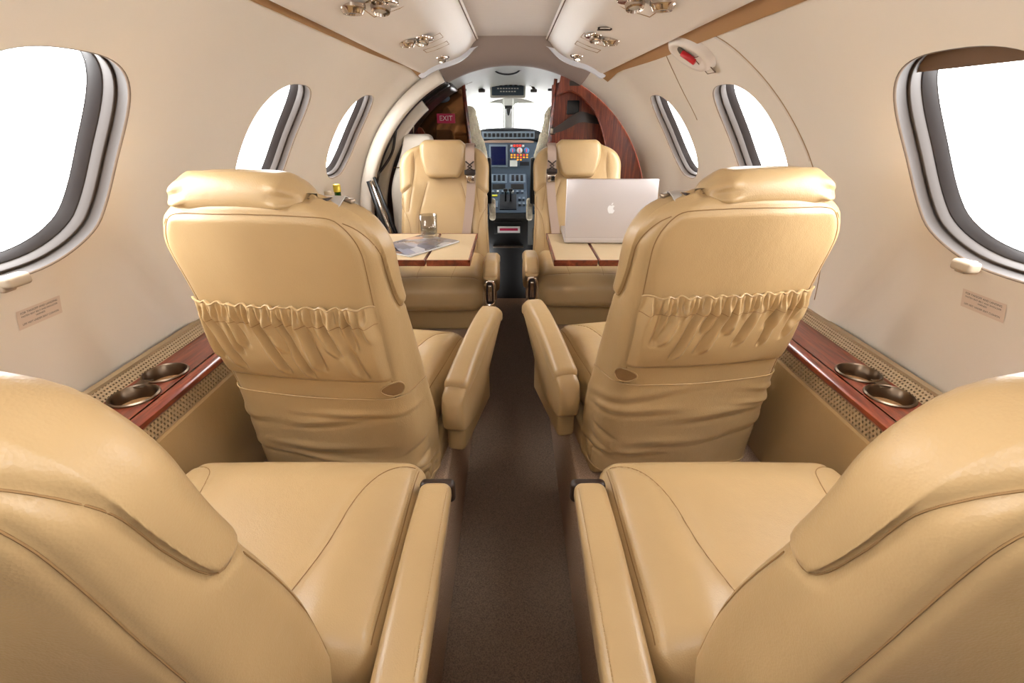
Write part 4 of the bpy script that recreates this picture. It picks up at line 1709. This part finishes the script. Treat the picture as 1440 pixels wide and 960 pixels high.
# emblem on the lid: apple outline with a bite and a leaf
body = curve([(0.0, 0.62), (0.22, 0.74), (0.48, 0.72), (0.68, 0.56), (0.52, 0.36), (0.44, 0.10), (0.56, -0.18), (0.74, -0.30), (0.58, -0.66), (0.36, -0.92),
              (0.16, -0.94), (0.0, -0.88), (-0.18, -0.94), (-0.40, -0.90), (-0.62, -0.58), (-0.74, -0.16), (-0.72, 0.26), (-0.54, 0.60), (-0.26, 0.74), (-0.02, 0.63)], 100)
leaf = curve([(0.02, 0.80), (0.02, 1.02), (0.16, 1.22), (0.36, 1.30), (0.36, 1.10), (0.22, 0.88), (0.04, 0.80)], 30)
for nm, c in (('lid_emblem', body), ('emblem_leaf', leaf)):
    c = c[:-1] * 0.0185
    V = np.array([(x, -0.0050, 0.120 + z) for x, z in c] + [(x, -0.0042, 0.120 + z) for x, z in c])
    m = len(c)
    F = [tuple(range(m)), tuple(range(2 * m - 1, m - 1, -1))] + [(k, k + m, (k + 1) % m + m, (k + 1) % m) for k in range(m)]
    mobj(nm, V @ Rt.T + np.array([0, 0.004, 0.018]), F, 'logo_white', lid, smooth=False)

# magazine
mg = tag(empty('magazine', (-0.385, 1.930, TZ + 0.001), math.radians(-33)), 'glossy grey magazine lying open under the drinking glass', 'magazine')
rows = []
for k, y in enumerate(np.linspace(-0.145, 0.145, 8)):
    r = []
    for x in np.linspace(-0.105, 0.105, 13):
        r.append((x, y, 0.006))
    rows.append(r)
V, F = loft(rows, closed=False, cap=False)
mobj('cover', V, F, 'magazine_print', mg)
V, F = bx(-0.105, 0.105, -0.145, 0.145, 0.0, 0.0055, 0.001)
mobj('pages', V, F, 'paper', mg)
rows = []
for y in np.linspace(-0.145, 0.145, 8):
    rows.append([(-0.105 + 0.19 * (k / 12), y, 0.0065 + 0.030 * math.sin(math.pi * k / 12) ** 1.5 * min(1.0, max(0.0, (0.04 - y) / 0.16))) for k in range(13)])
V, F = loft(rows, closed=False, cap=False)
mobj('curled_page', V, F, 'magazine_print', mg)

# tumbler
gl = tag(empty('drinking_glass', (-0.352, 2.060, TZ + 0.0086)), 'clear cut-glass tumbler standing on the magazine', 'glass')
V, F = lathe([(0.0, 0.0), (0.031, 0.0), (0.033, 0.004), (0.037, 0.092), (0.0345, 0.092), (0.031, 0.014), (0.0, 0.012)], 20)
a = np.arctan2(V[:, 1], V[:, 0])
rr = np.hypot(V[:, 0], V[:, 1])
fac = 1 + 0.02 * np.sign(np.sin(a * 10)) * (rr > 0.0325) * (V[:, 2] < 0.06)
V[:, 0] *= fac
V[:, 1] *= fac
mobj('body', V, F, 'tumbler_glass', gl)
V, F = lathe([(0.0, 0.013), (0.0305, 0.014), (0.032, 0.034), (0.0, 0.034)], 20)
mobj('water', V, F, 'clear_bottle', gl)

# bottles on the left ledge
bt = tag(empty('bottle', (-0.788, 2.265, 0.3700)), 'green glass bottle with gold cap on the left ledge', 'bottle')
V, F = lathe([(0.0, 0.0), (0.027, 0.0), (0.029, 0.006), (0.029, 0.105), (0.022, 0.145), (0.013, 0.165), (0.0125, 0.192), (0.0, 0.192)], 20)
mobj('body', V, F, 'green_glass', bt)
V, F = lathe([(0.0, 0.0), (0.025, 0.002), (0.026, 0.100), (0.0, 0.10)], 16)
mobj('label_band', (V * np.array([1.13, 1.13, 0.45])) + np.array([0, 0, 0.05]), F, 'white_mark', bt)
V, F = lathe([(0.0145, 0.188), (0.0145, 0.212), (0.012, 0.215), (0.0, 0.215)], 16)
mobj('cap', V, F, 'bottle_cap', bt)
bt.scale = (1.12, 1.12, 1.20)
bt2 = tag(empty('bottle', (-0.790, 2.150, 0.3700)), 'small clear bottle with pale cap beside the green bottle', 'bottle')
V, F = lathe([(0.0, 0.0), (0.026, 0.0), (0.028, 0.006), (0.028, 0.09), (0.012, 0.14), (0.0115, 0.185), (0.0, 0.185)], 18)
mobj('body', V, F, 'clear_bottle', bt2)
V, F = lathe([(0.0135, 0.180), (0.0135, 0.205), (0.0, 0.207)], 16)
mobj('cap', V, F, 'pale_leather', bt2)

bt2.scale = (1.1, 1.1, 1.18)

# ---------------------------------------------------------------- cockpit
def crew_seat(x, side, label):
    """side = -1 for the left crew seat"""
    t = tag(empty('crew_seat', (x, 3.42, -0.35)), label, 'seat', 'crew seats under sheepskin covers')
    V, F = rbox(0.19, 0.075, 0.390, 0.07, step=0.02, arc=6)
    z = V[:, 2].copy()
    k = (z + 0.390) / 0.78
    V[:, 0] *= 1.0 - 0.32 * sm((k - 0.58) / 0.36) - 0.10 * sm((0.35 - k) / 0.3)
    V[:, 1] += -0.05 * (k - 0.4)
    nz = np.sin(V[:, 0] * 90) * np.sin(z * 80) * 0.003 + RNG.randn(len(V)) * 0.0016
    V += vnormals(V, F) * nz[:, None]
    mobj('sheepskin_cover', V + np.array([0, 0, 0.925]), F, 'sheepskin', t)
    V, F = rbox(0.172, 0.06, 0.17, 0.03, step=0.05, arc=3)
    mobj('back_shell', V + np.array([0, 0.035, 0.70]), F, 'black_plastic', t)
    V, F = rbox(0.172, 0.20, 0.06, 0.03, step=0.05, arc=3)
    mobj('seat_pan', V + np.array([0, 0.22, 0.42]), F, 'black_plastic', t)
    V, F = rbox(0.12, 0.14, 0.18, 0.02, step=0.05, arc=2)
    mobj('pedestal', V + np.array([0, 0.18, 0.185]), F, 'black_plastic', t)
    # folded inboard armrest
    xi = -side * 0.192
    V, F = rbox(0.020, 0.035, 0.15, 0.015, step=0.04, arc=3)
    mobj('armrest', V + np.array([xi, 0.0, 0.86]), F, 'black_plastic', t)
    V, F = rbox(0.022, 0.030, 0.075, 0.02, step=0.02, arc=4)
    mobj('armrest_fleece', V + np.array([xi - side * 0.022, 0.02, 0.67]), F, 'sheepskin', t)
    return t


crew_seat(-0.350, -1, 'cream sheepskin covered crew seat on the left of the cockpit')
crew_seat(0.335, 1, 'cream sheepskin covered crew seat on the right of the cockpit')

ip = tag(empty('instrument_panel', (CX, 3.92, -0.35)), 'blue-grey aircraft instrument panel with screen and amber lights', 'instrument panel')


def P_(name, x0, x1, z0, z1, d, m, parent=ip, r=0.0, yoff=0.0):
    V, F = bx(x0 - CX, x1 - CX, -d + yoff, 0.004 + yoff, z0 + 0.35, z1 + 0.35, r)
    return mobj(name, V, F, m, parent, smooth=r > 0)


mp = P_('main_panel', -0.58, 0.52, 0.20, 0.78, 0.0, 'panel_grey')
V, F = rbox(0.26, 0.10, 0.042, 0.030, step=0.03, arc=4)
V[:, 2] -= 0.10 * (V[:, 0] / 0.26) ** 4 * 0.3
gs = mobj('glareshield', V + np.array([0, 0.07, 0.35 + 0.787]), F, 'panel_dark', ip)
P_('annunciator_strip', CX - 0.195, CX + 0.195, 0.756, 0.806, 0.036, 'panel_light', gs)
for k in range(12):
    x = CX - 0.180 + 0.0315 * k
    P_('switch', x, x + 0.020, 0.768, 0.794, 0.040, 'panel_dark', gs)
P_('brow_strip', CX - 0.19, CX + 0.19, 0.728, 0.746, 0.012, 'belt')
sc = P_('display_bezel', -0.172, -0.034, 0.555, 0.715, 0.010, 'panel_light', ip, 0.003)
P_('display_screen', -0.160, -0.046, 0.571, 0.702, 0.013, 'screen', sc)
P_('gauge_plate', -0.024, 0.175, 0.555, 0.722, 0.006, 'panel_grey')
for k in range(5):
    P_('warning_light', -0.012 + 0.022 * k, 0.004 + 0.022 * k, 0.700, 0.714, 0.010, 'annun_red' if k in (1, 2, 3) else 'white_mark')
for k in range(3):
    V, F = lathe([(0.0, 0.010), (0.019, 0.010), (0.022, 0.0)], 18)
    V = np.stack([V[:, 0], -V[:, 2] - 0.004, V[:, 1]], 1) + np.array([0.005 + 0.052 * k - CX, 0, 0.674 + 0.35])
    g = mobj('gauge', V, F, 'gauge_blue' if k != 1 else 'white_mark', ip)
    V, F = bx(-0.002, 0.002, -0.016, -0.014, -0.012, 0.012)
    mobj('needle', V + np.array([0.005 + 0.052 * k - CX, 0, 0.674 + 0.35]), F, 'annun_red', g, smooth=False)
for r in range(3):
    for k in range(6):
        if r == 2 and k in (0, 1, 4, 5):
            continue
        P_('caution_light', -0.010 + 0.0235 * k, 0.003 + 0.0235 * k, 0.638 - 0.017 * r, 0.647 - 0.017 * r, 0.010,
           'annun_red' if (r == 0 and k in (2, 4)) or (r == 1 and k == 3) else 'annun_amber')
P_('placard_plate', -0.016, 0.040, 0.560, 0.604, 0.010, 'white_mark')
P_('radio_display', 0.060, 0.130, 0.566, 0.594, 0.010, 'panel_dark')

pd = tag(empty('control_pedestal', (CX, 3.482, -0.35)), 'blue-grey cockpit control pedestal with throttle levers between crew seats', 'pedestal')
# sloping console: profile pushed across
prof = [(0.0, 0.0), (0.0, 0.60), (0.03, 0.625), (0.425, 0.856), (0.425, 0.0)]
V, F = prism(prof, -0.142, 0.142, 'x')
mobj('console_body', V, F, 'black_plastic', pd, smooth=False)
sl = math.atan2(0.275, 0.47)


def D_(name, x0, x1, s0, s1, h, m, parent=pd, r=0.0):
    """plate on the sloping face, s measured up the slope from its lower edge"""
    V, F = bx(x0, x1, s0, s1, 0.0, h, r)
    V = np.array([(x, 0.03 + s * math.cos(sl) - z * math.sin(sl), 0.625 + s * math.sin(sl) + z * math.cos(sl)) for x, s, z in V])
    return mobj(name, V, F, m, parent, smooth=r > 0)


face = D_('console_face', -0.138, 0.138, 0.01, 0.450, 0.004, 'panel_grey')
for i, x in enumerate((-0.130, 0.008)):
    q = D_('switch_module', x, x + 0.120, 0.345, 0.445, 0.008, 'panel_light')
    for k in range(3):
        D_('selector', x + 0.016 + 0.034 * k, x + 0.036 + 0.034 * k, 0.362, 0.428, 0.014, 'panel_dark', q)
    q = D_('radio_module', x, x + 0.120, 0.250, 0.335, 0.008, 'panel_grey')
    D_('radio_screen', x + 0.012, x + 0.108, 0.264, 0.322, 0.011, 'black_plastic', q)
for k in range(7):
    D_('toggle', -0.120 + 0.036 * k, -0.104 + 0.036 * k, 0.218, 0.238, 0.020, 'white_mark' if k % 3 == 1 else 'panel_light')
quad = D_('throttle_quadrant', -0.060, 0.060, 0.04, 0.205, 0.010, 'panel_dark')
for k in range(2):
    V, F = tube([(-0.018 + 0.036 * k, 0.13, 0.70), (-0.018 + 0.036 * k, 0.10, 0.775)], 0.006, 6)
    lv = mobj('throttle_lever', V, F, 'black_plastic', quad)
    V, F = rbox(0.015, 0.012, 0.010, 0.006, step=0.05, arc=2)
    mobj('lever_knob', V + np.array([-0.018 + 0.036 * k, 0.098, 0.78]), F, 'black_plastic', lv)
D_('trim_wheel_plate', -0.120, -0.075, 0.06, 0.13, 0.012, 'panel_light')
D_('yellow_marker', -0.125, -0.080, 0.185, 0.200, 0.010, 'yellow_mark')
for k in range(4):
    D_('knob', 0.075 + 0.03 * (k % 2), 0.090 + 0.03 * (k % 2), 0.08 + 0.06 * (k // 2), 0.10 + 0.06 * (k // 2), 0.022, 'panel_light')
V, F = bx(-0.10, 0.095, -0.006, 0.0, 0.49, 0.575, 0.002)
ck = mobj('document_slot', V, F, 'black_plastic', pd)
V, F = bx(-0.075, 0.085, -0.012, -0.006, 0.50, 0.545)
mobj('checklist', V, F, 'paper', ck, smooth=False)
V, F = bx(-0.06, 0.07, -0.0135, -0.0118, 0.515, 0.532)
mobj('checklist_stripe', V, F, 'exit_red', ck, smooth=False)
V, F = bx(-0.11, 0.11, -0.03, 0.0, 0.395, 0.405)
mobj('foot_bar', V, F, 'brushed_metal', pd, smooth=False)

# overhead switch panel, grab handle and small fittings on the cockpit headliner
oh = tag(empty('overhead_panel', (CX, 3.62, 1.072)), 'dark blue overhead switch panel on the white cockpit headliner', 'switch panel')
a = math.radians(64)
Ro = np.array([[1, 0, 0], [0, math.cos(a), -math.sin(a)], [0, math.sin(a), math.cos(a)]])


def O_(name, x0, x1, y0, y1, h0, h1, m, parent=oh, r=0.0):
    V, F = bx(x0, x1, y0, y1, h0, h1, r)
    return mobj(name, V @ Ro.T, F, m, parent, smooth=r > 0)


O_('bezel', -0.118, 0.118, -0.056, 0.056, -0.02, 0.004, 'cockpit_white', oh, 0.008)
O_('face', -0.106, 0.106, -0.046, 0.046, 0.0, 0.008, 'panel_grey', oh, 0.004)
for k in range(6):
    O_('switch', -0.088 + 0.033 * k, -0.070 + 0.033 * k, 0.012, 0.036, 0.008, 0.014, 'panel_dark')
for r in range(2):
    for k in range(8):
        if r and k in (0, 7):
            continue
        O_('indicator', -0.070 + 0.0185 * k, -0.058 + 0.0185 * k, -0.006 - 0.020 * r, 0.001 - 0.020 * r, 0.008, 0.010, 'white_mark')
for s in (-1, 1):
    mb = tag(empty('map_light', (CX + s * 0.165, 3.62, 1.075)), 'small dark swivel map light %s of the overhead switch panel' % ('left' if s < 0 else 'right'), 'map light', 'cockpit map lights')
    V, F = tube([(0, 0.02, 0.03), (0.0, -0.01, 0.008), (s * 0.012, -0.03, -0.012)], 0.010, 8)
    st = mobj('stalk', V, F, 'dark_brown_plastic', mb)
    V, F = rbox(0.022, 0.012, 0.010, 0.006, step=0.05, arc=2)
    mobj('lamp_head', V + np.array([s * 0.006, -0.035, -0.016]), F, 'dark_brown_plastic', mb)
    V, F = rbox(0.010, 0.008, 0.008, 0.004, step=0.05, arc=2)
    mobj('swivel', V + np.array([-s * 0.012, -0.02, 0.018]), F, 'brushed_metal', mb)
gh = tag(empty('ceiling_handle', (CX, 3.17, 1.128)), 'dark curved grab handle on the white headliner above the cockpit', 'handle')
V, F = tube(curve([(-0.078, 0, 0.022), (-0.055, -0.012, 0.005), (-0.02, -0.018, -0.004), (0.02, -0.018, -0.004), (0.055, -0.012, 0.005), (0.078, 0, 0.022)], 30), 0.0045, 8)
mobj('grip', V, F, 'black_plastic', gh)
for s in (-1, 1):
    V, F = rbox(0.008, 0.012, 0.010, 0.004, step=0.05, arc=2)
    mobj('mount', V + np.array([s * 0.078, 0.004, 0.024]), F, 'black_plastic', gh)
for s, x, z in ((-1, -0.305, 1.055), (1, 0.245, 1.055)):
    ch = tag(empty('coat_hook', (x, 3.38, z)), 'black bracket at the upper %s corner of the cockpit opening' % ('left' if s < 0 else 'right'), 'bracket', 'cockpit opening brackets')
    V, F = rbox(0.022, 0.02, 0.007, 0.004, step=0.05, arc=2)
    mobj('plate', V, F, 'black_plastic', ch)
    V, F = tube([(s * 0.012, 0, 0), (s * 0.010, -0.012, -0.030)], 0.007, 6)
    mobj('hook', V, F, 'black_plastic', ch)
